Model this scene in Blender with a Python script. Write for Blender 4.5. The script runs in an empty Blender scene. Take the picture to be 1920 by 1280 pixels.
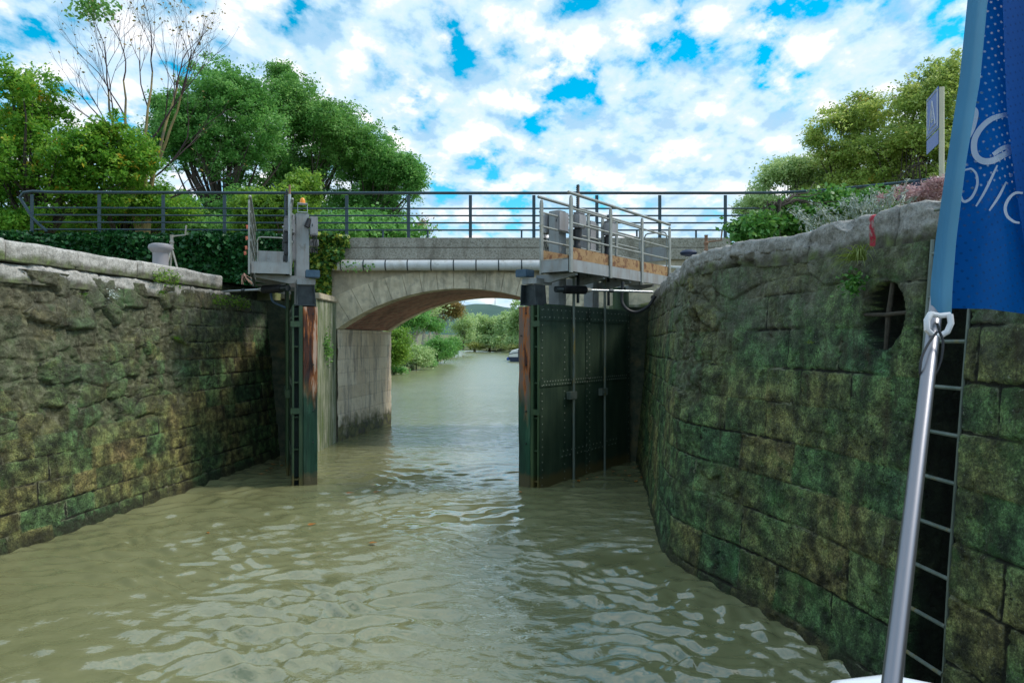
import bpy, bmesh, math, random
import numpy as np
from mathutils import Vector, Matrix, Euler
random.seed(7); rng = np.random.default_rng(11)
R = math.radians
scene = bpy.context.scene
COL = scene.collection
# ------------------------------------------------------------------ camera
F = 1280.0; EYE = 2.5
cam_d = bpy.data.cameras.new('camera'); cam = bpy.data.objects.new('camera', cam_d); COL.objects.link(cam)
cam_d.sensor_width = 36; cam_d.lens = 24.0; cam_d.clip_start = 0.05; cam_d.clip_end = 6000
cam.location = (0, 0, EYE); cam.rotation_euler = (R(90), 0, 0)
scene.camera = cam
# ------------------------------------------------------------------ world
SUN_AZ = R(82); SUN_EL = R(50)      # azimuth clockwise from +Y: the sun stands to the right
W = bpy.data.worlds.new('World'); scene.world = W; W.use_nodes = True
nt = W.node_tree; nt.nodes.clear()
def N(tree, typ, **kw):
    n = tree.nodes.new(typ)
    for k, v in kw.items():
        if k in ('inp',):
            for kk, vv in v.items(): n.inputs[kk].default_value = vv
        else: setattr(n, k, v)
    return n
def L(tree, a, b): tree.links.new(a, b)
def ramp(tree, fac, stops, interp='LINEAR'):
    n = tree.nodes.new('ShaderNodeValToRGB'); n.color_ramp.interpolation = interp
    e = n.color_ramp.elements
    while len(e) > 1: e.remove(e[-1])
    for i, (p, c) in enumerate(stops):
        if isinstance(c, (int, float)): c = (c, c, c)
        el = e[0] if i == 0 else e.new(p)
        el.position = p; el.color = (*c, 1)
    if fac is not None: tree.links.new(fac, n.inputs[0])
    return n.outputs[0]
def math_(tree, op, a, b=None, clamp=False):
    n = tree.nodes.new('ShaderNodeMath'); n.operation = op; n.use_clamp = clamp
    for i, v in enumerate((a, b)):
        if v is None: continue
        if isinstance(v, (int, float)): n.inputs[i].default_value = v
        else: tree.links.new(v, n.inputs[i])
    return n.outputs[0]
def mix(tree, fac, a, b, blend='MIX'):
    n = tree.nodes.new('ShaderNodeMix'); n.data_type = 'RGBA'; n.blend_type = blend
    if isinstance(fac, (int, float)): n.inputs[0].default_value = fac
    else: tree.links.new(fac, n.inputs[0])
    for i, v in ((6, a), (7, b)):
        if isinstance(v, tuple): n.inputs[i].default_value = (*v, 1)
        else: tree.links.new(v, n.inputs[i])
    return n.outputs[2]
def noise(tree, vec, scale, detail=4, rough=0.55, dist=0.0):
    n = tree.nodes.new('ShaderNodeTexNoise'); n.inputs['Scale'].default_value = scale
    n.inputs['Detail'].default_value = detail; n.inputs['Roughness'].default_value = rough
    n.inputs['Distortion'].default_value = dist
    if vec is not None: tree.links.new(vec, n.inputs['Vector'])
    return n.outputs[0]
sky = N(nt, 'ShaderNodeTexSky', sky_type='NISHITA', sun_disc=False, sun_elevation=SUN_EL, sun_rotation=SUN_AZ, air_density=1.0, dust_density=0.6, ozone_density=2.0)
hs = N(nt, 'ShaderNodeHueSaturation', inp={'Saturation': 1.65, 'Value': 0.80, 'Hue': 0.468}); L(nt, sky.outputs[0], hs.inputs['Color'])
bg = N(nt, 'ShaderNodeBackground', inp={'Strength': 0.15}); L(nt, hs.outputs[0], bg.inputs[0])
tc = N(nt, 'ShaderNodeTexCoord'); sp = N(nt, 'ShaderNodeSeparateXYZ'); L(nt, tc.outputs['Generated'], sp.inputs[0])
zz = math_(nt, 'ADD', math_(nt, 'MAXIMUM', sp.outputs[2], 0.0), 0.30)
cx = math_(nt, 'DIVIDE', sp.outputs[0], zz); cy = math_(nt, 'DIVIDE', sp.outputs[1], zz)
cb = N(nt, 'ShaderNodeCombineXYZ'); L(nt, cx, cb.inputs[0]); L(nt, cy, cb.inputs[1])
mp = N(nt, 'ShaderNodeMapping'); mp.inputs['Rotation'].default_value = (0, 0, R(-28)); mp.inputs['Scale'].default_value = (1.0, 0.8, 1); mp.inputs['Location'].default_value = (3.1, 1.7, 0)
L(nt, cb.outputs[0], mp.inputs[0])
big = noise(nt, mp.outputs[0], 1.1, 2, 0.5, 0.3)
n1 = noise(nt, mp.outputs[0], 7.6, 10, 0.58, 0.1)
den = math_(nt, 'ADD', math_(nt, 'MULTIPLY', n1, 0.72), math_(nt, 'MULTIPLY', big, 0.40))
lowb = ramp(nt, sp.outputs[2], [(0.0, 0.06), (0.30, 0.03), (0.55, 0.0)])
den = math_(nt, 'ADD', den, lowb)
cover = ramp(nt, den, [(0.480, 0.0), (0.515, 0.55), (0.56, 0.88), (0.63, 1.0)])
mp2 = N(nt, 'ShaderNodeMapping'); mp2.inputs['Location'].default_value = (3.1 + 0.045, 1.7 + 0.045, 0); mp2.inputs['Rotation'].default_value = (0, 0, R(-28)); mp2.inputs['Scale'].default_value = (1.0, 0.8, 1)
L(nt, cb.outputs[0], mp2.inputs[0])
n2 = noise(nt, mp2.outputs[0], 7.6, 6, 0.54, 0.1)
shade = math_(nt, 'SUBTRACT', n2, n1)
body = math_(nt, 'ADD', math_(nt, 'MULTIPLY', shade, 2.2), math_(nt, 'MULTIPLY', noise(nt, mp.outputs[0], 4.0, 5, 0.55), 1.0))
ccol = ramp(nt, body, [(0.16, (0.70, 0.71, 0.73)), (0.36, (0.47, 0.56, 0.64)), (0.58, (0.40, 0.54, 0.66)), (0.76, (0.28, 0.43, 0.57))])
bgc = N(nt, 'ShaderNodeBackground', inp={'Strength': 1.0}); L(nt, ccol, bgc.inputs[0])
ms = N(nt, 'ShaderNodeMixShader'); L(nt, cover, ms.inputs[0]); L(nt, bg.outputs[0], ms.inputs[1]); L(nt, bgc.outputs[0], ms.inputs[2])
wo = N(nt, 'ShaderNodeOutputWorld'); L(nt, ms.outputs[0], wo.inputs[0])
# ------------------------------------------------------------------ sun (slightly veiled)
sd = bpy.data.lights.new('sun', 'SUN'); sd.energy = 1.5; sd.angle = R(13); sd.color = (1.0, 0.94, 0.84)
sun = bpy.data.objects.new('sun', sd); COL.objects.link(sun)
to_sun = Vector((math.sin(SUN_AZ) * math.cos(SUN_EL), math.cos(SUN_AZ) * math.cos(SUN_EL), math.sin(SUN_EL)))
sun.rotation_euler = to_sun.to_track_quat('Z', 'Y').to_euler(); sun.location = (20, -20, 40)
vs = scene.view_settings; vs.view_transform = 'Standard'; vs.look = 'None'; vs.exposure = 0.78; vs.gamma = 1
scene.render.engine = 'CYCLES'; scene.cycles.max_bounces = 6; scene.cycles.transparent_max_bounces = 6

# ================================================================== helpers
def P(px, py, Y): return Vector(((px - 960) / F * Y, Y, EYE + (640 - py) / F * Y))
def put(o, parent=None):
    COL.objects.link(o)
    if parent is not None: o.parent = parent
    return o
def tag(o, label=None, cat=None, group=None, kind=None):
    if label: o['label'] = label
    if cat: o['category'] = cat
    if group: o['group'] = group
    if kind: o['kind'] = kind
    return o
def empty(name, loc, rz=0.0, label=None, cat=None, group=None):
    o = bpy.data.objects.new(name, None); o.empty_display_size = 0.2; COL.objects.link(o)
    o.location = loc; o.rotation_euler = (0, 0, rz)
    return tag(o, label, cat, group)
def mesh_np(name, V, Fq, mat, parent=None, smooth=False, attrs=None, loc=None):
    V = np.asarray(V, dtype=np.float32); Fq = np.asarray(Fq, dtype=np.int32)
    me = bpy.data.meshes.new(name); k = Fq.shape[1]
    me.vertices.add(len(V)); me.vertices.foreach_set('co', V.ravel())
    me.loops.add(Fq.size); me.loops.foreach_set('vertex_index', Fq.ravel())
    me.polygons.add(len(Fq)); me.polygons.foreach_set('loop_start', np.arange(0, Fq.size, k, dtype=np.int32))
    me.polygons.foreach_set('loop_total', np.full(len(Fq), k, dtype=np.int32))
    if smooth: me.polygons.foreach_set('use_smooth', np.ones(len(Fq), dtype=bool))
    me.update(calc_edges=True)
    for an, av in (attrs or {}).items():
        a = me.attributes.new(an, 'FLOAT', 'POINT'); a.data.foreach_set('value', np.asarray(av, dtype=np.float32).ravel())
    me.materials.append(mat)
    o = bpy.data.objects.new(name, me)
    if loc is not None: o.location = loc
    return put(o, parent)
class MB:
    def __init__(s): s.v = []; s.f = []
    def add(s, vs_, fs):
        b = len(s.v); s.v += [tuple(v) for v in vs_]; s.f += [tuple(i + b for i in f) for f in fs]; return s
    def box(s, x0, x1, y0, y1, z0, z1, M=None):
        vs_ = [Vector((x, y, z)) for x in (x0, x1) for y in (y0, y1) for z in (z0, z1)]
        if M is not None: vs_ = [M @ v for v in vs_]
        return s.add(vs_, [(0, 1, 3, 2), (4, 6, 7, 5), (0, 4, 5, 1), (2, 3, 7, 6), (0, 2, 6, 4), (1, 5, 7, 3)])
    def tube(s, pts, r, seg=8, cap=True):
        pts = [Vector(p) for p in pts]; n = len(pts); rs = r if isinstance(r, (list, tuple)) else [r] * n
        b = len(s.v); up = None
        for i, p in enumerate(pts):
            t = (pts[min(i + 1, n - 1)] - pts[max(i - 1, 0)]).normalized()
            if up is None: up = Vector((0, 0, 1)) if abs(t.z) < 0.9 else Vector((1, 0, 0))
            a = t.cross(up).normalized(); c = a.cross(t).normalized(); up = c
            for k in range(seg):
                q = 2 * math.pi * k / seg
                s.v.append(tuple(p + (a * math.cos(q) + c * math.sin(q)) * rs[i]))
        for i in range(n - 1):
            for k in range(seg):
                k2 = (k + 1) % seg
                s.f.append((b + i * seg + k, b + i * seg + k2, b + (i + 1) * seg + k2, b + (i + 1) * seg + k))
        if cap:
            s.f.append(tuple(b + k for k in range(seg))); s.f.append(tuple(b + (n - 1) * seg + k for k in reversed(range(seg))))
        return s
    def lathe(s, prof, c=(0, 0, 0), seg=20):
        b = len(s.v); c = Vector(c)
        for r, z in prof:
            for k in range(seg):
                q = 2 * math.pi * k / seg; s.v.append((c.x + r * math.cos(q), c.y + r * math.sin(q), c.z + z))
        for i in range(len(prof) - 1):
            for k in range(seg):
                k2 = (k + 1) % seg
                s.f.append((b + i * seg + k, b + i * seg + k2, b + (i + 1) * seg + k2, b + (i + 1) * seg + k))
        s.f.append(tuple(b + k for k in reversed(range(seg)))); s.f.append(tuple(b + (len(prof) - 1) * seg + k for k in range(seg)))
        return s
    def prism(s, poly, y0, y1, axis='y'):
        n = len(poly)
        if axis == 'y': vs_ = [(x, y0, z) for x, z in poly] + [(x, y1, z) for x, z in poly]
        elif axis == 'x': vs_ = [(y0, x, z) for x, z in poly] + [(y1, x, z) for x, z in poly]
        else: vs_ = [(x, z, y0) for x, z in poly] + [(x, z, y1) for x, z in poly]
        fs = [tuple(range(n)), tuple(range(2 * n - 1, n - 1, -1))] + [(i, i + n, (i + 1) % n + n, (i + 1) % n) for i in range(n)]
        return s.add(vs_, fs)
    def build(s, name, mat, parent=None, smooth=False, bevel=0.0, loc=None):
        me = bpy.data.meshes.new(name); me.from_pydata(s.v, [], s.f); me.materials.append(mat)
        bm = bmesh.new(); bm.from_mesh(me); bmesh.ops.recalc_face_normals(bm, faces=bm.faces)
        if bevel:
            bmesh.ops.bevel(bm, geom=[e for e in bm.edges if len(e.link_faces) == 2 and e.calc_face_angle(0) > 0.6], offset=bevel, segments=2, affect='EDGES', clamp_overlap=True)
        bm.to_mesh(me); bm.free()
        if smooth:
            for p in me.polygons: p.use_smooth = True
            me.set_sharp_from_angle(angle=R(40))
        o = bpy.data.objects.new(name, me)
        if loc is not None: o.location = loc
        return put(o, parent)
# numpy noise
_perm = rng.random((64, 64, 64)).astype(np.float32)
def vnoise(x, y, z=None):
    x = np.asarray(x, dtype=np.float64); y = np.asarray(y, dtype=np.float64)
    z = np.zeros_like(x) if z is None else np.broadcast_to(np.asarray(z, dtype=np.float64), x.shape)
    xi = np.floor(x).astype(int); yi = np.floor(y).astype(int); zi = np.floor(z).astype(int)
    fx, fy, fz = x - xi, y - yi, z - zi
    fx = fx * fx * (3 - 2 * fx); fy = fy * fy * (3 - 2 * fy); fz = fz * fz * (3 - 2 * fz)
    def g(a, b, c): return _perm[(xi + a) & 63, (yi + b) & 63, (zi + c) & 63]
    r = 0
    for a in (0, 1):
        for b in (0, 1):
            for c in (0, 1):
                r = r + g(a, b, c) * (fx if a else 1 - fx) * (fy if b else 1 - fy) * (fz if c else 1 - fz)
    return r * 2 - 1
def fbm(x, y, z=None, o=4, g=0.5):
    r = 0; a = 1; t = 0
    for i in range(o):
        r = r + a * vnoise(x * 2 ** i + 7.3 * i, y * 2 ** i + 3.1 * i, None if z is None else z * 2 ** i); t += a; a *= g
    return r / t
def worley(x, y):
    xi = np.floor(x).astype(int); yi = np.floor(y).astype(int); d1 = np.full(x.shape, 9.0); d2 = np.full(x.shape, 9.0); idv = np.zeros(x.shape)
    for a in (-1, 0, 1):
        for b in (-1, 0, 1):
            cx_, cy_ = xi + a, yi + b
            px_ = cx_ + 0.1 + 0.8 * _perm[cx_ & 63, cy_ & 63, 5]; py_ = cy_ + 0.1 + 0.8 * _perm[cx_ & 63, cy_ & 63, 9]
            d = np.hypot(x - px_, y - py_); m = d < d1
            d2 = np.where(m, d1, np.minimum(d2, d)); idv = np.where(m, _perm[cx_ & 63, cy_ & 63, 13], idv); d1 = np.where(m, d, d1)
    return d1, d2, idv
def sstep(a, b, x):
    t = np.clip((x - a) / (b - a), 0, 1); return t * t * (3 - 2 * t)
# ================================================================== materials
MATS = {}
def newmat(name):
    m = bpy.data.materials.new(name); m.use_nodes = True; t = m.node_tree; t.nodes.clear()
    b = t.nodes.new('ShaderNodeBsdfPrincipled'); o = t.nodes.new('ShaderNodeOutputMaterial'); t.links.new(b.outputs[0], o.inputs[0])
    tc = t.nodes.new('ShaderNodeTexCoord'); return m, t, b, tc.outputs['Object'], o
def attr(t, name):
    n = t.nodes.new('ShaderNodeAttribute'); n.attribute_name = name; return n.outputs['Fac']
def bump(t, b, h, strength=0.5, dist=0.01):
    n = t.nodes.new('ShaderNodeBump'); n.inputs['Strength'].default_value = strength; n.inputs['Distance'].default_value = dist
    t.links.new(h, n.inputs['Height']); t.links.new(n.outputs[0], b.inputs['Normal'])
def simple(name, cols, scale=6, rough=0.6, metal=0.0, bstr=0.15, bdist=0.004, bscale=60, stain=None, sscale=3.0, slo=0.5, shi=0.62, stretch=None, spec=None, streak=None):
    """base colour = noise ramp over cols; optional stain colour in patches"""
    m, t, b, v, o = newmat(name)
    vec = v
    if stretch:
        mpn = t.nodes.new('ShaderNodeMapping'); mpn.inputs['Scale'].default_value = stretch; t.links.new(v, mpn.inputs[0]); vec = mpn.outputs[0]
    n = noise(t, vec, scale, 6, 0.6)
    k = len(cols); st = [(0.3 + 0.4 * i / max(1, k - 1), c) for i, c in enumerate(cols)]
    c = ramp(t, n, st)
    if stain is not None:
        s = ramp(t, noise(t, vec, sscale, 7, 0.65, 0.3), [(slo, 0.0), (shi, 1.0)])
        c = mix(t, s, c, stain)
    if streak:
        ms_ = t.nodes.new('ShaderNodeMapping'); ms_.inputs['Scale'].default_value = streak[2]; t.links.new(v, ms_.inputs[0])
        s2 = ramp(t, noise(t, ms_.outputs[0], 1.0, 6, 0.7), [(0.48, 0.0), (0.64, 1.0)])
        c = mix(t, math_(t, 'MULTIPLY', s2, streak[1]), c, streak[0])
    t.links.new(c, b.inputs['Base Color']); b.inputs['Roughness'].default_value = rough; b.inputs['Metallic'].default_value = metal
    if spec is not None: b.inputs['Specular IOR Level'].default_value = spec
    if bstr: bump(t, b, noise(t, v, bscale, 5, 0.6), bstr, bdist)
    MATS[name] = m; return m
simple('grey_paint', [(0.27, 0.285, 0.29), (0.36, 0.375, 0.38)], 4, 0.45, 0, 0.05, stain=(0.16, 0.14, 0.10), sscale=5, slo=0.6, shi=0.75, streak=((0.20, 0.13, 0.08), 0.4, (7, 7, 1.2)))
simple('cabinet_paint', [(0.27, 0.26, 0.27), (0.36, 0.35, 0.36)], 3, 0.42, 0, 0.03, streak=((0.17, 0.14, 0.12), 0.45, (8, 8, 1.2)))
simple('rail_grey', [(0.24, 0.25, 0.235), (0.36, 0.37, 0.34)], 9, 0.5, 0.2, 0.1, stain=(0.17, 0.15, 0.07), sscale=6, slo=0.58, shi=0.72)
simple('toe_plate_rust', [(0.30, 0.17, 0.07), (0.42, 0.27, 0.13)], 6, 0.75, 0, 0.3, stain=(0.17, 0.07, 0.03), sscale=9, slo=0.5, shi=0.6)
simple('blue_rail', [(0.012, 0.035, 0.050), (0.03, 0.065, 0.085)], 5, 0.35, 0, 0.05, stain=(0.08, 0.06, 0.06), sscale=9, slo=0.62, shi=0.75)
simple('concrete', [(0.46, 0.39, 0.28), (0.66, 0.57, 0.42)], 5, 0.9, 0, 0.5, 0.01, 70, stain=(0.27, 0.25, 0.20), sscale=2.2, slo=0.5, shi=0.7, streak=((0.26, 0.22, 0.16), 0.4, (3, 3, 0.5)))
simple('parapet_concrete', [(0.15, 0.135, 0.105), (0.36, 0.33, 0.27), (0.46, 0.43, 0.37)], 28, 0.95, 0, 0.9, 0.015, 55, stain=(0.62, 0.58, 0.52), sscale=30, slo=0.62, shi=0.67, streak=((0.13, 0.11, 0.08), 0.6, (2.0, 2, 0.9)))
simple('ring_stone', [(0.54, 0.45, 0.31), (0.82, 0.72, 0.54)], 5, 0.9, 0, 0.5, 0.01, 60, stain=(0.30, 0.27, 0.21), sscale=3, slo=0.52, shi=0.72, streak=((0.22, 0.20, 0.15), 0.55, (4, 4, 0.7)))
simple('pipe_white', [(0.62, 0.62, 0.62), (0.72, 0.72, 0.71)], 3, 0.5, 0, 0.03, stain=(0.36, 0.35, 0.30), sscale=6, slo=0.6, shi=0.75, streak=((0.34, 0.31, 0.25), 0.5, (2.5, 2, 2)))
simple('black_rubber', [(0.012, 0.012, 0.014), (0.03, 0.03, 0.033)], 10, 0.5, 0, 0.05)
simple('dark_steel', [(0.02, 0.028, 0.032), (0.06, 0.075, 0.08)], 8, 0.4, 0.3, 0.2, stain=(0.14, 0.12, 0.09), sscale=7, slo=0.62, shi=0.75)
simple('blue_steel', [(0.03, 0.07, 0.12), (0.07, 0.13, 0.19)], 12, 0.45, 0.2, 0.1)
simple('rod_steel', [(0.10, 0.13, 0.11), (0.22, 0.25, 0.22)], 12, 0.4, 0.3, 0.1, stain=(0.25, 0.20, 0.07), sscale=9, slo=0.55, shi=0.65, stretch=(1, 1, 0.2))
simple('galv', [(0.38, 0.40, 0.41), (0.50, 0.52, 0.53)], 9, 0.35, 0.5, 0.05)
simple('bollard_paint', [(0.25, 0.235, 0.25), (0.33, 0.31, 0.33)], 3, 0.5, 0, 0.03)
simple('rusty_iron', [(0.22, 0.11, 0.06), (0.34, 0.20, 0.13)], 12, 0.8, 0.1, 0.3)
simple('pale_iron', [(0.30, 0.29, 0.25), (0.42, 0.40, 0.35)], 12, 0.6, 0.2, 0.2, stain=(0.28, 0.14, 0.08), sscale=6, slo=0.55, shi=0.7)
simple('timber', [(0.10, 0.055, 0.03), (0.30, 0.16, 0.08)], 6, 0.85, 0, 0.5, stretch=(3, 3, 0.5))
simple('orange_lens', [(0.9, 0.28, 0.02), (0.95, 0.35, 0.03)], 3, 0.2)
simple('bark_dark', [(0.03, 0.025, 0.018), (0.09, 0.075, 0.055)], 12, 0.9, 0, 0.6, 0.03, 12)
simple('bark_yellow', [(0.20, 0.15, 0.07), (0.36, 0.28, 0.12)], 5, 0.9, 0, 0.4, 0.02, 12, stain=(0.12, 0.11, 0.08), sscale=2, slo=0.5, shi=0.65)
simple('bark_pale', [(0.28, 0.25, 0.20), (0.45, 0.41, 0.34)], 6, 0.9, 0, 0.3, 0.02, 12)
simple('twig', [(0.045, 0.028, 0.035), (0.10, 0.06, 0.06)], 6, 0.9, 0, 0.1)
simple('sign_blue', [(0.02, 0.07, 0.33), (0.03, 0.09, 0.38)], 3, 0.4, 0, 0)
simple('white_paint', [(0.72, 0.72, 0.70), (0.8, 0.8, 0.79)], 3, 0.4, 0, 0.02)
simple('cream_pole', [(0.55, 0.50, 0.36), (0.66, 0.60, 0.44)], 4, 0.5, 0, 0.03)
simple('navy', [(0.01, 0.02, 0.05), (0.02, 0.035, 0.08)], 4, 0.6, 0, 0.05)
simple('white_gel', [(0.74, 0.78, 0.84), (0.78, 0.81, 0.86)], 2, 0.2, 0, 0)
simple('deck_wood', [(0.20, 0.12, 0.06), (0.30, 0.19, 0.10)], 5, 0.6, 0, 0.1, stretch=(6, 0.5, 1))
simple('white_plastic', [(0.75, 0.74, 0.76), (0.80, 0.79, 0.81)], 2, 0.3, 0, 0)
simple('red_cloth', [(0.6, 0.10, 0.06), (0.7, 0.25, 0.15)], 9, 0.8, 0, 0)
simple('rope_pink', [(0.42, 0.22, 0.17), (0.55, 0.36, 0.28)], 9, 0.9, 0, 0.1)
simple('far_hill', [(0.035, 0.085, 0.075), (0.07, 0.14, 0.10)], 0.02, 1.0, 0, 0, stain=(0.34, 0.31, 0.17), sscale=0.008, slo=0.6, shi=0.62)
def chrome():
    m, t, b, v, o = newmat('chrome'); b.inputs['Metallic'].default_value = 0.9; b.inputs['Roughness'].default_value = 0.36
    b.inputs['Base Color'].default_value = (0.27, 0.265, 0.29, 1); bump(t, b, noise(t, v, 120, 2), 0.03, 0.001); MATS['chrome'] = m
chrome()
def leafmat(name, cols, trans=0.45, scale=0.7, autumn=None):
    m, t, b, v, o = newmat(name)
    a = attr(t, 'r'); n = noise(t, v, scale, 3, 0.6)
    f = math_(t, 'ADD', math_(t, 'MULTIPLY', a, 0.55), math_(t, 'MULTIPLY', n, 0.55))
    k = len(cols); c = ramp(t, f, [(0.22 + 0.62 * i / (k - 1), c) for i, c in enumerate(cols)])
    if autumn:
        n2_ = noise(t, v, scale * 1.7, 2); s = ramp(t, math_(t, 'MULTIPLY', n2_, math_(t, 'ADD', a, 0.35)), [(0.66, 0.0), (0.74, 0.9)]); c = mix(t, s, c, autumn)
    t.links.new(c, b.inputs['Base Color']); b.inputs['Roughness'].default_value = 0.45; b.inputs['Specular IOR Level'].default_value = 0.35
    tr = t.nodes.new('ShaderNodeBsdfTranslucent'); hsn = t.nodes.new('ShaderNodeHueSaturation'); hsn.inputs['Value'].default_value = 1.5; hsn.inputs['Hue'].default_value = 0.485
    t.links.new(c, hsn.inputs['Color']); t.links.new(hsn.outputs[0], tr.inputs[0])
    mx = t.nodes.new('ShaderNodeMixShader'); mx.inputs[0].default_value = trans
    t.links.new(b.outputs[0], mx.inputs[1]); t.links.new(tr.outputs[0], mx.inputs[2]); t.links.new(mx.outputs[0], o.inputs[0])
    MATS[name] = m; return m
leafmat('leaf_mid', [(0.06, 0.18, 0.035), (0.14, 0.34, 0.075), (0.28, 0.50, 0.17)])
leafmat('leaf_deep', [(0.045, 0.16, 0.03), (0.12, 0.33, 0.07), (0.28, 0.52, 0.17)])
leafmat('leaf_yellow', [(0.045, 0.17, 0.02), (0.13, 0.33, 0.035), (0.33, 0.50, 0.07)], autumn=(0.55, 0.33, 0.02))
leafmat('leaf_light', [(0.07, 0.17, 0.02), (0.16, 0.32, 0.04), (0.30, 0.46, 0.08)])
leafmat('leaf_locust', [(0.12, 0.22, 0.045), (0.30, 0.42, 0.09), (0.52, 0.58, 0.20)], autumn=(0.40, 0.30, 0.05))
leafmat('leaf_rust', [(0.12, 0.12, 0.03), (0.26, 0.21, 0.06), (0.36, 0.26, 0.10)])
leafmat('leaf_ivy', [(0.006, 0.045, 0.012), (0.014, 0.085, 0.022), (0.04, 0.16, 0.04)], 0.12, 2.0)
leafmat('leaf_ivy_edge', [(0.02, 0.09, 0.02), (0.07, 0.19, 0.03), (0.42, 0.45, 0.06)], 0.2, 4.0)
leafmat('leaf_silver', [(0.22, 0.28, 0.25), (0.38, 0.44, 0.40), (0.55, 0.60, 0.55)], 0.2, 4.0)
leafmat('leaf_shrub', [(0.03, 0.13, 0.02), (0.08, 0.25, 0.04), (0.22, 0.40, 0.10)], 0.25, 2.0)
leafmat('flower_pink', [(0.25, 0.14, 0.13), (0.50, 0.32, 0.32), (0.66, 0.48, 0.48)], 0.25, 5.0)
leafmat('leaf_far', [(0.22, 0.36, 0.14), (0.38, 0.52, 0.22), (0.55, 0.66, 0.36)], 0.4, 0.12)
leafmat('leaf_fallen', [(0.35, 0.12, 0.02), (0.55, 0.25, 0.03), (0.62, 0.35, 0.08)], 0.1, 4)
leafmat('reed', [(0.16, 0.22, 0.04), (0.28, 0.33, 0.08), (0.45, 0.45, 0.20)], 0.3, 3)
def wallmat(name, tint=(1, 1, 1), warm=0.0, dark=1.0):
    m, t, b, v, o = newmat(name)
    blk = attr(t, 'blk'); jnt = attr(t, 'jnt'); ero = attr(t, 'ero'); hgt = attr(t, 'hgt')
    k = dark
    def C(r, g, bb): return (r * k * tint[0], g * k * tint[1], bb * k * tint[2])
    f = math_(t, 'ADD', math_(t, 'MULTIPLY', blk, 0.6), math_(t, 'MULTIPLY', math_(t, 'SUBTRACT', noise(t, v, 0.9, 7, 0.62), 0.5), 1.9))
    f = math_(t, 'ADD', f, 0.14 + warm)
    c = ramp(t, f, [(0.05, C(0.044, 0.096, 0.040)), (0.36, C(0.066, 0.118, 0.040)), (0.58, C(0.100, 0.120, 0.042)), (0.78, C(0.132, 0.126, 0.042)), (1.0, C(0.130, 0.100, 0.042))])
    # fine grain light and dark
    g = ramp(t, noise(t, v, 6, 10, 0.68), [(0.37, 0.20), (0.5, 0.85), (0.61, 2.1)])
    c = mix(t, 1.0, c, g, 'MULTIPLY')
    g = ramp(t, noise(t, v, 60, 6, 0.75), [(0.36, 0.42), (0.49, 0.95), (0.62, 1.85)])
    c = mix(t, 1.0, c, g, 'MULTIPLY')
    vo = t.nodes.new('ShaderNodeTexVoronoi'); vo.inputs['Scale'].default_value = 24; t.links.new(v, vo.inputs['Vector'])
    pm = math_(t, 'MULTIPLY', ramp(t, vo.outputs['Distance'], [(0.10, 1.0), (0.26, 0.0)]), ramp(t, noise(t, v, 3.1, 4), [(0.48, 0.0), (0.6, 0.9)]))
    c = mix(t, pm, c, C(0.012, 0.014, 0.010))
    # grey worn stone higher up and in eroded rubble
    up = ramp(t, math_(t, 'ADD', hgt, math_(t, 'MULTIPLY', math_(t, 'SUBTRACT', noise(t, v, 1.6, 5, 0.65), 0.5), 0.9)), [(0.62, 0.0), (0.92, 1.0)])
    grey = ramp(t, noise(t, v, 7, 7, 0.7), [(0.3, C(0.045, 0.047, 0.032)), (0.5, C(0.12, 0.115, 0.080)), (0.68, C(0.30, 0.29, 0.225))])
    rub = ramp(t, noise(t, v, 9, 8, 0.75), [(0.3, C(0.035, 0.035, 0.02)), (0.5, C(0.11, 0.11, 0.06)), (0.66, C(0.31, 0.30, 0.20))])
    c = mix(t, math_(t, 'MULTIPLY', up, 0.75), c, grey)
    c = mix(t, math_(t, 'MULTIPLY', ero, 0.72), c, rub)
    # vertical dark brown runs
    mpn = t.nodes.new('ShaderNodeMapping'); mpn.inputs['Scale'].default_value = (5, 5, 0.9); t.links.new(v, mpn.inputs[0])
    run = ramp(t, noise(t, mpn.outputs[0], 1.3, 5, 0.6), [(0.56, 0.0), (0.68, 1.0)])
    c = mix(t, math_(t, 'MULTIPLY', run, 0.75), c, C(0.040, 0.030, 0.012))
    # pale lime flecks
    fl = ramp(t, noise(t, v, 42, 6, 0.75), [(0.60, 0.0), (0.66, 1.0)])
    c = mix(t, math_(t, 'MULTIPLY', fl, 0.55), c, C(0.40, 0.42, 0.33))
    # bright green moss
    mo = ramp(t, noise(t, v, 2.3, 6, 0.7, 0.4), [(0.58, 0.0), (0.68, 1.0)])
    c = mix(t, math_(t, 'MULTIPLY', mo, 0.45), c, C(0.05, 0.15, 0.03))
    slime = ramp(t, math_(t, 'ADD', hgt, math_(t, 'MULTIPLY', noise(t, v, 4, 4), -0.05)), [(-0.02 + 0.02, 1.0), (0.022, 0.0)])
    c = mix(t, math_(t, 'MULTIPLY', slime, 0.7), c, C(0.025, 0.024, 0.012))
    # joints: dark gap with pale mortar lip
    c = mix(t, math_(t, 'MULTIPLY', ramp(t, jnt, [(0.2, 0.0), (0.45, 0.8), (0.62, 0.0)]), ramp(t, noise(t, v, 3.5, 4, 0.7), [(0.5, 0.0), (0.62, 1.0)])), c, C(0.30, 0.30, 0.20))
    c = mix(t, ramp(t, jnt, [(0.40, 0.0), (0.75, 0.95)]), c, C(0.015, 0.015, 0.010))
    c = mix(t, ramp(t, attr(t, 'alg_shade'), [(0.03, 0.0), (0.3, 0.95)]), c, ramp(t, noise(t, v, 9, 6, 0.7), [(0.4, (0.006, 0.007, 0.005)), (0.62, (0.022, 0.03, 0.018)), (0.72, (0.05, 0.07, 0.03))]))  # near-black shade painted into ladder recess and drain opening, with green algae flecks
    t.links.new(c, b.inputs['Base Color'])
    b.inputs['Roughness'].default_value = 0.62; b.inputs['Specular IOR Level'].default_value = 0.4
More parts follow.
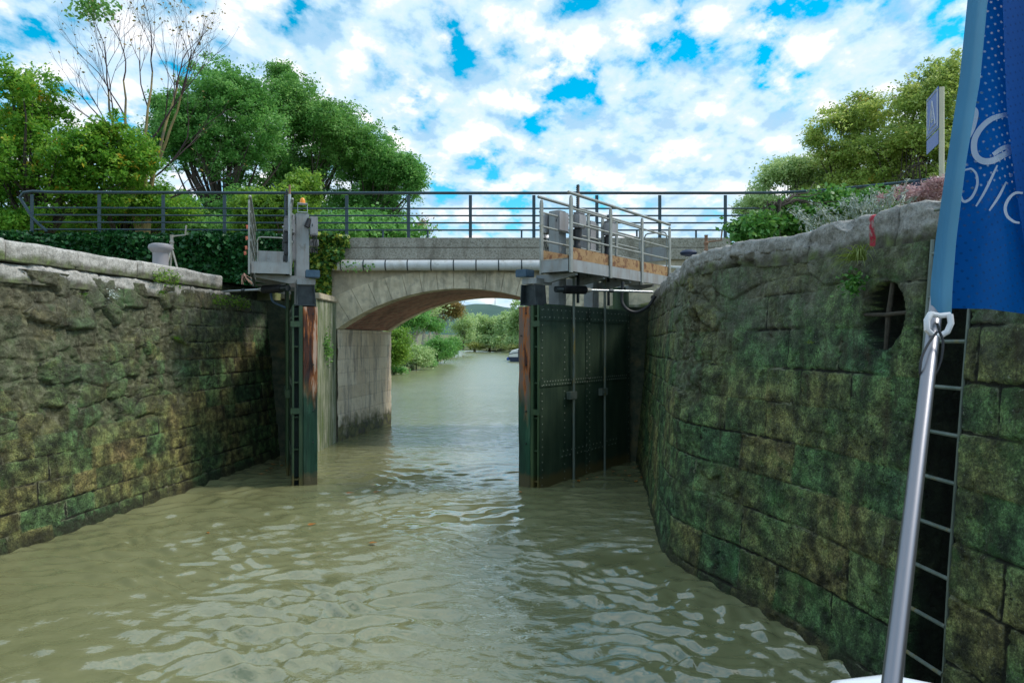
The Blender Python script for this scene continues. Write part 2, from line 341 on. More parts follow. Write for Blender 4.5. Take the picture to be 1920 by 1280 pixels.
    h = math_(t, 'ADD', math_(t, 'MULTIPLY', noise(t, v, 18, 8, 0.7), 1.0), math_(t, 'MULTIPLY', noise(t, v, 90, 4, 0.6), 0.25))
    h = math_(t, 'SUBTRACT', h, math_(t, 'MULTIPLY', pm, 0.35)); bump(t, b, h, 1.0, 0.05); MATS[name] = m; return m
wallmat('wall_left_mat', warm=0.10, dark=1.05)
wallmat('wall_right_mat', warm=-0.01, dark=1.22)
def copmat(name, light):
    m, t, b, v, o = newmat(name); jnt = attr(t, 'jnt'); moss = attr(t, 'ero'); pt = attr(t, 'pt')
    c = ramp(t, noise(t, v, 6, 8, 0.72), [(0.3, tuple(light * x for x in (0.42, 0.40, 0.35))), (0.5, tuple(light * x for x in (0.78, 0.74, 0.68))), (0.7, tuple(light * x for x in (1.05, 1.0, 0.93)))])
    c = mix(t, 1.0, c, ramp(t, noise(t, v, 45, 6, 0.75), [(0.32, 0.45), (0.48, 1.0), (0.7, 1.35)]), 'MULTIPLY')
    s = ramp(t, math_(t, 'ADD', noise(t, v, 2.4, 7, 0.7), math_(t, 'MULTIPLY', moss, 0.55)), [(0.60, 0.0), (0.85, 1.0)])
    dk = ramp(t, noise(t, v, 7, 5), [(0.4, (0.05, 0.045, 0.02)), (0.6, (0.09, 0.12, 0.02)), (0.7, (0.12, 0.19, 0.02))])
    c = mix(t, math_(t, 'MULTIPLY', s, 0.85), c, dk)
    c = mix(t, ramp(t, jnt, [(0.4, 0.0), (0.8, 0.8)]), c, (0.05, 0.045, 0.03))
    c = mix(t, math_(t, 'MULTIPLY', pt, ramp(t, noise(t, v, 30, 4), [(0.38, 0.3), (0.5, 1.0)])), c, (0.42, 0.03, 0.05))
    t.links.new(c, b.inputs['Base Color']); b.inputs['Roughness'].default_value = 0.85
    h = math_(t, 'ADD', noise(t, v, 14, 8, 0.7), math_(t, 'MULTIPLY', noise(t, v, 80, 4), 0.3)); bump(t, b, h, 0.9, 0.025); MATS[name] = m
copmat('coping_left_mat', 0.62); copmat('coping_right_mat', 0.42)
def piermat(name):
    m, t, b, v, o = newmat(name)
    br = t.nodes.new('ShaderNodeTexBrick'); br.offset = 0.5
    br.inputs['Scale'].default_value = 1.0; br.inputs['Brick Width'].default_value = 0.62; br.inputs['Row Height'].default_value = 0.34; br.inputs['Mortar Size'].default_value = 0.012
    br.inputs['Color1'].default_value = (0.66, 0.55, 0.40, 1); br.inputs['Color2'].default_value = (0.80, 0.70, 0.54, 1); br.inputs['Mortar'].default_value = (0.60, 0.51, 0.39, 1); br.inputs['Mortar Smooth'].default_value = 0.6
    sx = t.nodes.new('ShaderNodeSeparateXYZ'); t.links.new(v, sx.inputs[0]); cbn = t.nodes.new('ShaderNodeCombineXYZ')
    t.links.new(math_(t, 'ADD', sx.outputs[1], math_(t, 'MULTIPLY', sx.outputs[0], 0.3)), cbn.inputs[0]); t.links.new(sx.outputs[2], cbn.inputs[1]); t.links.new(cbn.outputs[0], br.inputs['Vector'])
    mpn = t.nodes.new('ShaderNodeMapping'); mpn.inputs['Scale'].default_value = (3.5, 3.5, 0.55); t.links.new(v, mpn.inputs[0])
    run = ramp(t, noise(t, mpn.outputs[0], 1.2, 7, 0.7), [(0.50, 0.0), (0.62, 1.0)])
    c = mix(t, math_(t, 'MULTIPLY', run, 0.6), br.outputs['Color'], (0.16, 0.15, 0.15))
    wr = ramp(t, noise(t, mpn.outputs[0], 2.9, 4, 0.6), [(0.6, 0.0), (0.7, 0.6)])
    c = mix(t, wr, c, (0.55, 0.53, 0.48))
    z = math_(t, 'ADD', sx.outputs[2], math_(t, 'MULTIPLY', noise(t, v, 3.0, 5, 0.6), -1.3))
    alg_shade = ramp(t, math_(t, 'ADD', z, 1.0), [(0.62, 1.0), (0.95, 0.0)])
    c = mix(t, math_(t, 'MULTIPLY', alg_shade, 0.93), c, ramp(t, noise(t, v, 6, 5), [(0.4, (0.03, 0.03, 0.022)), (0.55, (0.07, 0.09, 0.02)), (0.65, (0.16, 0.14, 0.05))]))
    t.links.new(c, b.inputs['Base Color']); b.inputs['Roughness'].default_value = 0.85
    bump(t, b, math_(t, 'ADD', noise(t, v, 14, 7, 0.7), math_(t, 'MULTIPLY', br.outputs['Fac'], -0.25)), 0.8, 0.02); MATS[name] = m
piermat('pier_stone')
def buttmat():
    m, t, b, v, o = newmat('mossy_concrete')
    mpn = t.nodes.new('ShaderNodeMapping'); mpn.inputs['Scale'].default_value = (3, 3, 0.45); t.links.new(v, mpn.inputs[0])
    c = ramp(t, noise(t, mpn.outputs[0], 1.6, 6, 0.7), [(0.3, (0.05, 0.075, 0.035)), (0.45, (0.15, 0.18, 0.10)), (0.56, (0.30, 0.31, 0.22)), (0.68, (0.50, 0.49, 0.42))])
    mo = ramp(t, noise(t, mpn.outputs[0], 3.1, 6, 0.7, 0.4), [(0.52, 0.0), (0.6, 1.0)])
    c = mix(t, math_(t, 'MULTIPLY', mo, 0.75), c, (0.10, 0.15, 0.02))
    t.links.new(c, b.inputs['Base Color']); b.inputs['Roughness'].default_value = 0.85
    bump(t, b, noise(t, v, 20, 7, 0.7), 0.7, 0.02); MATS['mossy_concrete'] = m
buttmat()
def brickmat():
    m, t, b, v, o = newmat('brick_vault')
    u = attr(t, 'u'); w = attr(t, 'w'); cbn = t.nodes.new('ShaderNodeCombineXYZ'); t.links.new(u, cbn.inputs[0]); t.links.new(w, cbn.inputs[1])
    br = t.nodes.new('ShaderNodeTexBrick'); br.inputs['Scale'].default_value = 1.0; br.inputs['Brick Width'].default_value = 0.40; br.inputs['Row Height'].default_value = 0.075; br.inputs['Mortar Size'].default_value = 0.009
    br.inputs['Color1'].default_value = (0.34, 0.12, 0.085, 1); br.inputs['Color2'].default_value = (0.44, 0.20, 0.15, 1); br.inputs['Mortar'].default_value = (0.42, 0.33, 0.27, 1)
    t.links.new(cbn.outputs[0], br.inputs['Vector'])
    c = mix(t, ramp(t, noise(t, v, 2.2, 6, 0.7), [(0.45, 0.0), (0.65, 0.6)]), br.outputs['Color'], (0.09, 0.06, 0.05))
    t.links.new(c, b.inputs['Base Color']); b.inputs['Roughness'].default_value = 0.9
    bump(t, b, math_(t, 'MULTIPLY', br.outputs['Fac'], -1.0), 0.6, 0.01); MATS['brick_vault'] = m
brickmat()
def gatemat(name, lo, hi, moss):
    m, t, b, v, o = newmat(name)
    mpn = t.nodes.new('ShaderNodeMapping'); mpn.inputs['Scale'].default_value = (2.5, 2.5, 0.5); t.links.new(v, mpn.inputs[0])
    c = ramp(t, noise(t, mpn.outputs[0], 2.0, 7, 0.65), [(0.32, lo), (0.66, hi)])
    sx = t.nodes.new('ShaderNodeSeparateXYZ'); t.links.new(v, sx.inputs[0])
    yl = ramp(t, noise(t, mpn.outputs[0], 9, 5, 0.7), [(0.68, 0.0), (0.73, 1.0)])
    c = mix(t, math_(t, 'MULTIPLY', yl, 0.55), c, (0.22, 0.18, 0.07))
    low = ramp(t, math_(t, 'ADD', sx.outputs[2], math_(t, 'MULTIPLY', noise(t, v, 5, 4), -0.25)), [(0.0, 1.0), (0.12, 0.0)])
    c = mix(t, low, c, moss)
    t.links.new(c, b.inputs['Base Color']); b.inputs['Roughness'].default_value = 0.5
    bump(t, b, math_(t, 'ADD', noise(t, v, 40, 6, 0.7), math_(t, 'MULTIPLY', noise(t, v, 2.5, 2), 4.0)), 0.4, 0.006); MATS[name] = m
gatemat('gate_plate', (0.012, 0.030, 0.020), (0.045, 0.075, 0.045), (0.10, 0.08, 0.03))
gatemat('gate_frame', (0.02, 0.055, 0.03), (0.07, 0.12, 0.05), (0.12, 0.10, 0.03))
simple('gate_inner', [(0.006, 0.02, 0.018), (0.015, 0.045, 0.04)], 5, 0.6, 0, 0.2)
simple('rivet_metal', [(0.18, 0.20, 0.16), (0.30, 0.32, 0.26)], 20, 0.5, 0.2, 0)
def timbermat(name, hi):
    m, t, b, v, o = newmat(name)
    mpn = t.nodes.new('ShaderNodeMapping'); mpn.inputs['Scale'].default_value = (6, 6, 0.7); t.links.new(v, mpn.inputs[0])
    n = noise(t, mpn.outputs[0], 1.5, 7, 0.62, 0.5)
    wood = ramp(t, n, [(0.36, (0.03, 0.015, 0.015)), (0.43, (0.11, 0.03, 0.012)), (0.48, (0.42, 0.13, 0.03)), (0.54, hi), (0.70, hi)])
    gr = ramp(t, noise(t, mpn.outputs[0], 1.2, 6, 0.6), [(0.35, (0.008, 0.035, 0.022)), (0.6, (0.02, 0.09, 0.05)), (0.7, (0.06, 0.14, 0.08))])
    sx = t.nodes.new('ShaderNodeSeparateXYZ'); t.links.new(v, sx.inputs[0])
    f = ramp(t, math_(t, 'ADD', math_(t, 'MULTIPLY', sx.outputs[2], 0.3), math_(t, 'MULTIPLY', math_(t, 'SUBTRACT', noise(t, mpn.outputs[0], 1.0, 5), 0.5), 0.5)), [(0.40, 0.0), (0.56, 1.0)])
    c = mix(t, f, gr, wood)
    bot = ramp(t, math_(t, 'ADD', sx.outputs[2], math_(t, 'MULTIPLY', noise(t, v, 8, 4), -0.3)), [(0.0, 1.0), (0.10, 0.0)])
    c = mix(t, bot, c, (0.10, 0.085, 0.04))
    t.links.new(c, b.inputs['Base Color']); b.inputs['Roughness'].default_value = 0.7
    bump(t, b, noise(t, mpn.outputs[0], 6, 6, 0.7), 0.6, 0.012); MATS[name] = m
timbermat('post_timber_pale', (0.66, 0.44, 0.33)); timbermat('post_timber_dark', (0.20, 0.13, 0.10))
def watermat():
    m, t, b, v, o = newmat('canal_water')
    c = ramp(t, noise(t, v, 0.5, 4, 0.6), [(0.35, (0.185, 0.190, 0.088)), (0.65, (0.235, 0.236, 0.120))])
    t.links.new(c, b.inputs['Base Color']); b.inputs['Roughness'].default_value = 0.03; b.inputs['IOR'].default_value = 2.0
    mpn = t.nodes.new('ShaderNodeMapping'); mpn.inputs['Scale'].default_value = (0.8, 1.5, 1); t.links.new(v, mpn.inputs[0])
    h = math_(t, 'ADD', noise(t, mpn.outputs[0], 5, 4, 0.5, 0.4), math_(t, 'MULTIPLY', noise(t, mpn.outputs[0], 16, 3, 0.5), 0.18))
    ca = attr(t, 'calm'); t.links.new(attr(t, 'rgh'), b.inputs['Roughness']); h = math_(t, 'MULTIPLY', h, ca); bump(t, b, h, 0.7, 0.05); MATS['canal_water'] = m
watermat()
def groundmat():
    m, t, b, v, o = newmat('ground_mat')
    c = ramp(t, noise(t, v, 0.5, 8, 0.7), [(0.35, (0.07, 0.10, 0.03)), (0.5, (0.13, 0.15, 0.05)), (0.62, (0.24, 0.21, 0.12)), (0.75, (0.33, 0.29, 0.2))])
    t.links.new(c, b.inputs['Base Color']); b.inputs['Roughness'].default_value = 0.95; bump(t, b, noise(t, v, 20, 6, 0.7), 0.6, 0.03); MATS['ground_mat'] = m
groundmat()
def flagmat(name, col, tr, holes):
    m, t, b, v, o = newmat(name)
    n = noise(t, v, 3, 3); c = ramp(t, n, [(0.3, tuple(x * 0.85 for x in col)), (0.7, tuple(x * 1.1 for x in col))])
    if holes:
        mpn = t.nodes.new('ShaderNodeMapping'); mpn.inputs['Rotation'].default_value = (0, R(20), 0); mpn.inputs['Scale'].default_value = (62, 0.01, 62); t.links.new(v, mpn.inputs[0])
        vo = t.nodes.new('ShaderNodeTexVoronoi'); vo.inputs['Randomness'].default_value = 0.0; vo.inputs['Scale'].default_value = 1.0; t.links.new(mpn.outputs[0], vo.inputs['Vector'])
        d = ramp(t, vo.outputs['Distance'], [(0.11, 1.0), (0.20, 0.0)]); c = mix(t, math_(t, 'MULTIPLY', d, 0.45), c, tuple(x * 0.4 for x in col))
    t.links.new(c, b.inputs['Base Color']); b.inputs['Roughness'].default_value = 0.7; b.inputs['Specular IOR Level'].default_value = 0.08
    w = t.nodes.new('ShaderNodeTexWave'); w.inputs['Scale'].default_value = 60; t.links.new(v, w.inputs['Vector']); bump(t, b, w.outputs['Fac'], 0.05, 0.0005)
    trn = t.nodes.new('ShaderNodeBsdfTranslucent'); t.links.new(c, trn.inputs[0]); mx = t.nodes.new('ShaderNodeMixShader'); mx.inputs[0].default_value = tr
    t.links.new(b.outputs[0], mx.inputs[1]); t.links.new(trn.outputs[0], mx.inputs[2]); t.links.new(mx.outputs[0], o.inputs[0]); MATS[name] = m
    if holes:
        tp = t.nodes.new('ShaderNodeBsdfTransparent'); m2 = t.nodes.new('ShaderNodeMixShader'); t.links.new(math_(t, 'MULTIPLY', d, 0.14), m2.inputs[0]); t.links.new(mx.outputs[0], m2.inputs[1]); t.links.new(tp.outputs[0], m2.inputs[2]); t.links.new(m2.outputs[0], o.inputs[0])
flagmat('flag_blue', (0.002, 0.12, 0.46), 0.5, True); flagmat('flag_sleeve', (0.13, 0.36, 0.56), 0.5, False); flagmat('flag_white', (0.62, 0.70, 0.80), 0.4, False)
M = MATS
# ================================================================== plan of the lock (X right, Y ahead, Z up, water at 0)
def spline(pts, n=40):
    pts = [np.array(p, float) for p in pts]; pts = [2 * pts[0] - pts[1]] + pts + [2 * pts[-1] - pts[-2]]; out = []
    for i in range(1, len(pts) - 2):
        p0, p1, p2, p3 = pts[i - 1:i + 3]
        for t in np.linspace(0, 1, n, endpoint=False):
            out.append(0.5 * ((2 * p1) + (-p0 + p2) * t + (2 * p0 - 5 * p1 + 4 * p2 - p3) * t * t + (-p0 + 3 * p1 - 3 * p2 + p3) * t ** 3))
    out.append(pts[-2]); return np.array(out)
PL = spline([(-4.6, -16), (-6.0, -8), (-6.5, -2), (-6.4, 3), (-6.15, 7.2), (-5.82, 8.8), (-5.68, 10.0), (-5.50, 11.1), (-5.30, 13.0), (-5.08, 14.9)])
PR = spline([(1.8, -16), (3.2, -8), (3.5, -3), (3.1, 0), (2.80, 3), (2.66, 4.3), (2.56, 5.12), (2.45, 5.82), (2.25, 6.6), (1.95, 7.36), (1.82, 8.0), (1.88, 8.8), (2.05, 10), (2.33, 12), (2.62, 14.3)])
def arcs(Pp): d = np.hypot(*np.diff(Pp, axis=0).T); return np.concatenate([[0], np.cumsum(d)])
SL, SR = arcs(PL), arcs(PR)
def frame(Pp, Sp, s, side):
    x = np.interp(s, Sp, Pp[:, 0]); y = np.interp(s, Sp, Pp[:, 1]); e = 0.12
    tx = np.interp(s + e, Sp, Pp[:, 0]) - np.interp(s - e, Sp, Pp[:, 0]); ty = np.interp(s + e, Sp, Pp[:, 1]) - np.interp(s - e, Sp, Pp[:, 1])
    l = np.hypot(tx, ty); tx /= l; ty /= l
    return x, y, (ty, -tx) if side < 0 else (-ty, tx)      # inward normal (to the water): left wall faces +X, right wall faces -X
def s_of_y(Pp, Sp, y): return np.interp(y, Pp[:, 1], Sp)
def blocks(S, H, seed, hmin=0.27, hmax=0.42, wmin=0.45, wmax=0.95):
    r = np.random.default_rng(seed)
    rows = np.cumsum(r.uniform(hmin, hmax, 30)) - 1.0
    Hw = H + 0.014 * fbm(S * 1.6, H * 1.6, o=4, g=0.6) + 0.025 * vnoise(S * 0.35, H * 0.3)
    ri = np.searchsorted(rows, Hw.ravel()).reshape(H.shape)
    dv = np.minimum(np.abs(rows[np.clip(ri, 0, 29)] - Hw), np.abs(Hw - rows[np.clip(ri - 1, 0, 29)]))
    dh = np.full(H.shape, 9.0); bid = np.zeros(H.shape)
    for q in range(31):
        m = ri == q
        e = np.cumsum(r.uniform(wmin, wmax, 80)) - r.uniform(0, 1); rb = r.random(82)
        if not m.any(): continue
        sw = S[m] + 0.014 * fbm(S[m] * 2.5, H[m] * 2.5, o=3)
        ci = np.searchsorted(e, sw); dh[m] = np.minimum(np.abs(e[np.clip(ci, 0, 79)] - sw), np.abs(sw - e[np.clip(ci - 1, 0, 79)])); bid[m] = rb[ci]
    return np.minimum(dv, dh), bid
def sgrid(Pp, Sp, y_fine0, y_fine1, fine):
    s = [0.0]
    while s[-1] < Sp[-1]:
        y = np.interp(s[-1], Sp, Pp[:, 1]); x = np.interp(s[-1], Sp, Pp[:, 0])
        d = math.hypot(x, y); st = max(fine, 0.0028 * d) if y > y_fine0 else 0.12
        s.append(s[-1] + st)
    s[-1] = Sp[-1]; return np.array(s)
BATTER_TOP = 0.30
def quads(nr, nc):
    i = np.arange(nr * nc).reshape(nr, nc)
    return np.stack([i[:-1, :-1], i[1:, :-1], i[1:, 1:], i[:-1, 1:]], -1).reshape(-1, 4)
def erosion_left(S, H, Y):
    c = sstep(1.05, 1.55, H + 0.22 * fbm(S * 1.2, H * 1.2, o=3)) * (1 - sstep(11.3, 12.0, Y + 0.5 * fbm(S * 1.5, H * 1.5, o=2)))
    return np.clip(c, 0, 1)
def erosion_right(S, H, Y):
    nose = np.exp(-((Y - 7.9) / 0.75) ** 2) * sstep(1.5, 2.2, H)
    up = 0.55 * sstep(2.75, 3.2, H + 0.2 * fbm(S * 1.3, H * 1.3, o=3)) * (Y > 3)
    gen = 0.55 * sstep(0.34, 0.6, fbm(S * 0.9 + 4, H * 1.1 + 2, o=4, g=0.6))
    return np.clip(np.maximum(np.maximum(nose, up), gen), 0, 1)
def facing(Pp, Sp, side, seed, topf, ero_f, mat, parent, yf0, fine, extra=None, dz=0.016):
    s = sgrid(Pp, Sp, yf0, 99, fine); h = np.arange(-0.35, 3.42, dz)
    S, U = np.meshgrid(s, h, indexing='ij'); x, y, n = frame(Pp, Sp, s, side)
    top = topf(y)[:, None]; Hh = -0.35 + (U + 0.35) / (3.42 + 0.35 - dz) * (top + 0.35)
    Y = np.broadcast_to(y[:, None], S.shape)
    d, bid = blocks(S, Hh, seed, *((0.25, 0.36, 0.4, 0.8) if side < 0 else (0.30, 0.42, 0.45, 0.85))); er = ero_f(S, Hh, Y)
    jn = 1 - sstep(0.0, 0.024, d + 0.008 * vnoise(S * 26, Hh * 26))
    jn = jn * np.clip(0.8 + 1.1 * vnoise(S * 1.9, Hh * 2.7), 0.05, 1)
    pit = fbm(S * 9 + 3, Hh * 11, o=5, g=0.7); base = 0.018 * (bid - 0.5) - 0.022 * jn - 0.005 * np.exp(-d / 0.018) + 0.016 * fbm(S * 5, Hh * 6, o=5, g=0.65) - 0.018 * sstep(0.2, 0.5, pit) + 0.01 * fbm(S * 1.1, Hh * 1.1, o=2)
    d1, d2, wid = worley(S * 2.7 + 0.4 * vnoise(S * 2, Hh * 2), Hh * 3.6 + 0.4 * vnoise(S * 2 + 9, Hh * 2))
    crack = 1 - sstep(0.0, 0.14, d2 - d1)
    stone = (wid > 0.45)
    rub = 0.065 * fbm(S * 3.6, Hh * 4.2, o=6, g=0.75) + np.where(stone, 0.03 * (1 - d1) + 0.005, -0.05 + 0.035 * fbm(S * 11, Hh * 11, o=4, g=0.7)) - 0.03 * crack
    disp = base * (1 - er) + (rub - 0.02) * er
    jn2 = jn * (1 - er) + 0.75 * crack * er * stone
    ero_c = er * np.where(stone, 0.35, 1.0)
    blk = bid
    disp = disp - BATTER_TOP * np.clip(Hh / 3.75, 0, 1) ** 1.1
    if extra is not None: disp = extra(S, Hh, Y, disp)
    foot = 1 - sstep(0.02, 0.3, Hh); disp = disp + 0.02 * foot
    V = np.stack([x[:, None] + n[0][:, None] * disp, y[:, None] + n[1][:, None] * disp, Hh], -1)
    o = mesh_np('stone_facing', V.reshape(-1, 3), quads(*S.shape) if side < 0 else quads(*S.shape)[:, ::-1], mat, parent, True,
                {'blk': blk, 'jnt': jn2, 'ero': ero_c, 'hgt': Hh / 3.75, 'alg_shade': (disp + BATTER_TOP * np.clip(Hh / 3.75, 0, 1) ** 1.1 < -0.15).astype(float) * (Y > 4.0) * (Y < 5.6) if extra is not None else 0 * Hh})  # last attribute masks the painted shade: deep-set vertices of ladder recess and drain
    return o
def coping(Pp, Sp, side, seed, y0, y1, topf, thick, proud, rough, mat, parent, name='coping', depth=0.8, paint=None, wmin=0.9, wmax=1.6, sag=0.0):
    s0, s1 = s_of_y(Pp, Sp, y0), s_of_y(Pp, Sp, y1)
    s = sgrid(Pp, Sp, 2, 99, 0.018); s = s[(s > s0) & (s < s1)]; s = np.concatenate([[s0], s, [s1]])
    # profile: up the face, round the edge, back over the top
    rr = 0.05; nf = int(thick / 0.02)
    prof = [(-0.12, 0.0), (0.0, 0.0)] + [(0.0, thick - rr) if i == nf else (0.0, (thick - rr) * i / nf) for i in range(1, nf + 1)]
    prof += [(-rr * (1 - math.cos(q)), thick - rr + rr * math.sin(q)) for q in np.linspace(0.3, math.pi / 2, 4)] + [(-rr - (depth - rr) * k / 14, thick) for k in range(1, 15)]
    pu = np.array(prof); A = np.broadcast_to(np.arange(len(prof))[None], (len(s), len(prof)))
    x, y, n = frame(Pp, Sp, s, side); S = np.broadcast_to(s[:, None], A.shape); top = topf(y)[:, None]
    off = np.broadcast_to(pu[None, :, 0], A.shape); hh = pu[None, :, 1]
    r = np.random.default_rng(seed); e = np.cumsum(r.uniform(wmin, wmax, 60)) - 0.3
    sw = S + 0.02 * vnoise(S * 3, hh * 4); ci = np.searchsorted(e, sw.ravel()).reshape(S.shape); dj = np.minimum(np.abs(e[np.clip(ci, 0, 59)] - sw), np.abs(sw - e[np.clip(ci - 1, 0, 59)]))
    bid = r.random(61)[ci]; jn = 1 - sstep(0.0, 0.02, dj)
    Hh = top - thick + hh + 0.02 * (bid - 0.5) * (hh > 0.05) - 0.02 * jn * (hh > 0.05)
    outer = sstep(-0.5, -0.02, off)
    nz = fbm(S * 2.2, hh * 3 + off * 3, o=6, g=0.6); nz2 = fbm(S * 7 + 5, hh * 8 + off * 8, o=4, g=0.6)
    ext = np.where(off > -0.11, 1, 0)
    disp = proud + 0.02 * (bid - 0.5) - 0.03 * jn + 0.8 * rough * nz * outer + 0.8 * rough * nz2 * (1 + 0.0 * nz) - sag * sstep(0.1, 0.5, nz) * outer
    Hh = Hh + rough * 0.8 * fbm(S * 2.6 + 3, off * 3, o=5, g=0.6) * (hh > thick * 0.5) - 0.5 * sag * sstep(0.0, 0.5, nz) * sstep(-0.2, 0.0, off) * (hh > thick * 0.5)
    dd = -BATTER_TOP + off + disp * ext
    V = np.stack([x[:, None] + n[0][:, None] * dd, y[:, None] + n[1][:, None] * dd, Hh], -1)
    moss = np.clip(1 - hh / (thick * 0.6), 0, 1) * (off > -0.11) * np.ones_like(S)
    ptv = np.zeros_like(S) if paint is None else paint(S, np.broadcast_to(y[:, None], S.shape), Hh, off)
    fq = quads(*S.shape) if side < 0 else quads(*S.shape)[:, ::-1]
    o = mesh_np(name, V.reshape(-1, 3), fq, mat, parent, True, {'jnt': jn, 'ero': moss, 'pt': ptv})
    return o
# tops
def topL_cop(y): return 3.76 + 0 * y
def topL_face(y): return np.where(y < 13.05, 3.40, 3.42 - 0.05 * (y - 13))
def topR_cop(y): return 3.49 + 0.02 * np.sin(y * 1.3) + 0.07 * sstep(6.2, 7.2, y) - 0.06 * sstep(7.6, 9.5, y)
def topR_face(y): return topR_cop(y) - 0.30
lw = empty('lock_wall', (0, 0, 0), 0, 'left lock wall of rough crumbling stone blocks under a pale coping, green and brown with algae', 'lock wall')
rw = empty('lock_wall', (0, 0, 0), 0, 'right lock wall of dark green stone blocks with ladder recess and round drain opening', 'lock wall')
facing(PL, SL, -1, 3, topL_face, erosion_left, M['wall_left_mat'], lw, 4.5, 0.02, dz=0.018)
sDR = s_of_y(PR, SR, 5.08); hDR = 2.69
sL0, sL1 = s_of_y(PR, SR, 4.27), s_of_y(PR, SR, 4.70)
def right_extra(S, H, Y, disp):
    rad = np.hypot((S - sDR) * 1.08, (H - hDR) * 1.0) + 0.008 * vnoise(S * 20, H * 20)
    m = 1 - sstep(0.235, 0.262, rad); inner = -0.36
    disp = disp * (1 - m) + (inner - 0.18) * m
    lm = sstep(sL0 - 0.01, sL0 + 0.012, S) * (1 - sstep(sL1 - 0.012, sL1 + 0.01, S))
    disp = disp * (1 - lm) + (-0.50 + 0.01 * fbm(S * 5, H * 5, o=3)) * lm
    # broken lumps at the nose
    nose = np.exp(-((Y - 7.85) / 0.5) ** 2) * sstep(0.9, 2.4, H)
    disp = disp + nose * 0.16 * fbm(S * 2.3, H * 3.1, o=5, g=0.6)
    return disp
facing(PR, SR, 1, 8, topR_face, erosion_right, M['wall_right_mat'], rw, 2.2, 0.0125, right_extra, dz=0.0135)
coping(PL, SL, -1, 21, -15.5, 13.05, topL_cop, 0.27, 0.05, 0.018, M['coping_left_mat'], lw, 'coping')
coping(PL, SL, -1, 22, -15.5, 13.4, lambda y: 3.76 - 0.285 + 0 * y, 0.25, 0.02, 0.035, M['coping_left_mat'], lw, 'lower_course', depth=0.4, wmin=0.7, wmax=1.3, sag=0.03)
sP = s_of_y(PR, SR, 5.30)
def paint(S, Y, H, off): return (np.abs(S - sP + 0.006 * vnoise(S * 3, H * 22)) < 0.022).astype(float) * (off > -0.07) * (H > 3.24)
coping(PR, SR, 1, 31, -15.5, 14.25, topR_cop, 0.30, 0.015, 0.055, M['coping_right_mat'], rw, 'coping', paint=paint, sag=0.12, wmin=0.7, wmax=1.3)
coping(PL, SL, -1, 23, 13.05, 14.9, lambda y: 3.68 + 0 * y, 0.30, -0.20, 0.03, M['wall_left_mat'], lw, 'ledge', depth=0.5)
# recess end walls and the wing walls between gates and bridge
def wing(name, poly, z0, z1, mat, parent, cap=None, res=0.05):
    # vertical wall following poly (list of XY), with thickness behind handled by top cap polygon
    mb = MB(); n = len(poly); vs_ = [(x, y, z0) for x, y in poly] + [(x, y, z1) for x, y in poly]
    mb.add(vs_, [tuple(range(n)), tuple(range(n, 2 * n))] + [(i, (i + 1) % n, (i + 1) % n + n, i + n) for i in range(n)])
    return mb.build(name, mat, parent)
# blocks behind the recess ends, built in brick-like courses
simple('dark_stone', [(0.02, 0.035, 0.022), (0.055, 0.07, 0.04), (0.10, 0.105, 0.065)], 7, 0.8, 0, 0.8, 0.02, 22, stain=(0.14, 0.12, 0.05), sscale=2, slo=0.55, shi=0.7)
def pier_block(name, poly, z0, z1, mat, parent):
    o = wing(name, poly, z0, z1, mat, parent); return o
pier_block('recess_end', [(-5.20, 14.88), (-4.62, 15.0), (-4.40, 15.35), (-4.40, 15.6), (-6.3, 15.6), (-6.3, 14.88)], -0.5, 3.40, M['dark_stone'], lw)
pier_block('recess_end', [(2.75, 14.28), (2.36, 14.36), (2.30, 14.7), (2.30, 14.9), (3.6, 14.9), (3.6, 14.28)], -0.5, 3.22, M['dark_stone'], rw)
# ================================================================== bridge
SK = 0.175       # skew: shift of X per metre of Y
BY0, BY1 = 17.0, 20.8
XL, XR = -4.36, 1.86; CXm = (XL + XR) / 2; RIN = 5.29; ZC = 3.815 - RIN
bridge = empty('road_bridge', (CXm, BY0, 0), 0, 'low stone arch bridge over the canal with concrete parapet and brick vault', 'bridge')
def bl(v): return (v[0] - CXm, v[1] - BY0, v[2])
def ang(r_half, rad): return math.asin(r_half / rad)
th0 = math.asin(3.11 / RIN)
def arc_pt(t, rad, y, cz=ZC): return (CXm + SK * (y - BY0) + rad * math.sin(t), y, cz + rad * math.cos(t))
# brick vault (inside) with attributes for the brick courses
def vault():
    nt_, ny = 90, 30; t = np.linspace(-th0, th0, nt_); ys = np.linspace(BY0 + 0.42, BY1 - 0.30, ny)
    T, Yv = np.meshgrid(t, ys, indexing='ij'); X = CXm + SK * (Yv - BY0) + (RIN + 0.012) * np.sin(T); Z = ZC + (RIN + 0.012) * np.cos(T)
    V = np.stack([X - CXm, Yv - BY0, Z], -1).reshape(-1, 3)
    mesh_np('vault', V, quads(nt_, ny), M['brick_vault'], bridge, True, {'u': Yv, 'w': T * RIN})
vault()
def ring(y0, y1, parent):
    # voussoirs: thicker towards the springing, hairline joints between
    mb = MB(); nv = 17
    for i in range(nv):
        a0 = -th0 + 2 * th0 * i / nv; a1 = -th0 + 2 * th0 * (i + 1) / nv
        g = 0.0009; sub = 4; pts_i = []; pts_o = []
        for k in range(sub + 1):
            a = a0 + g + (a1 - a0 - 2 * g) * k / sub; th = 0.50 + 0.27 * (abs(a) / th0) ** 2
            pts_i.append((a, RIN)); pts_o.append((a, RIN + th))
        loop = pts_i + pts_o[::-1]; n = len(loop); pr = random.uniform(-0.004, 0.006)
        vs_ = [bl(arc_pt(a, r_, y0 - pr)) for a, r_ in loop] + [bl(arc_pt(a, r_, y1)) for a, r_ in loop]
        mb.add(vs_, [tuple(range(n)), tuple(range(2 * n - 1, n - 1, -1))] + [(q, q + n, (q + 1) % n + n, (q + 1) % n) for q in range(n)])
    mb.build('arch_ring', M['ring_stone'], parent, bevel=0.003)
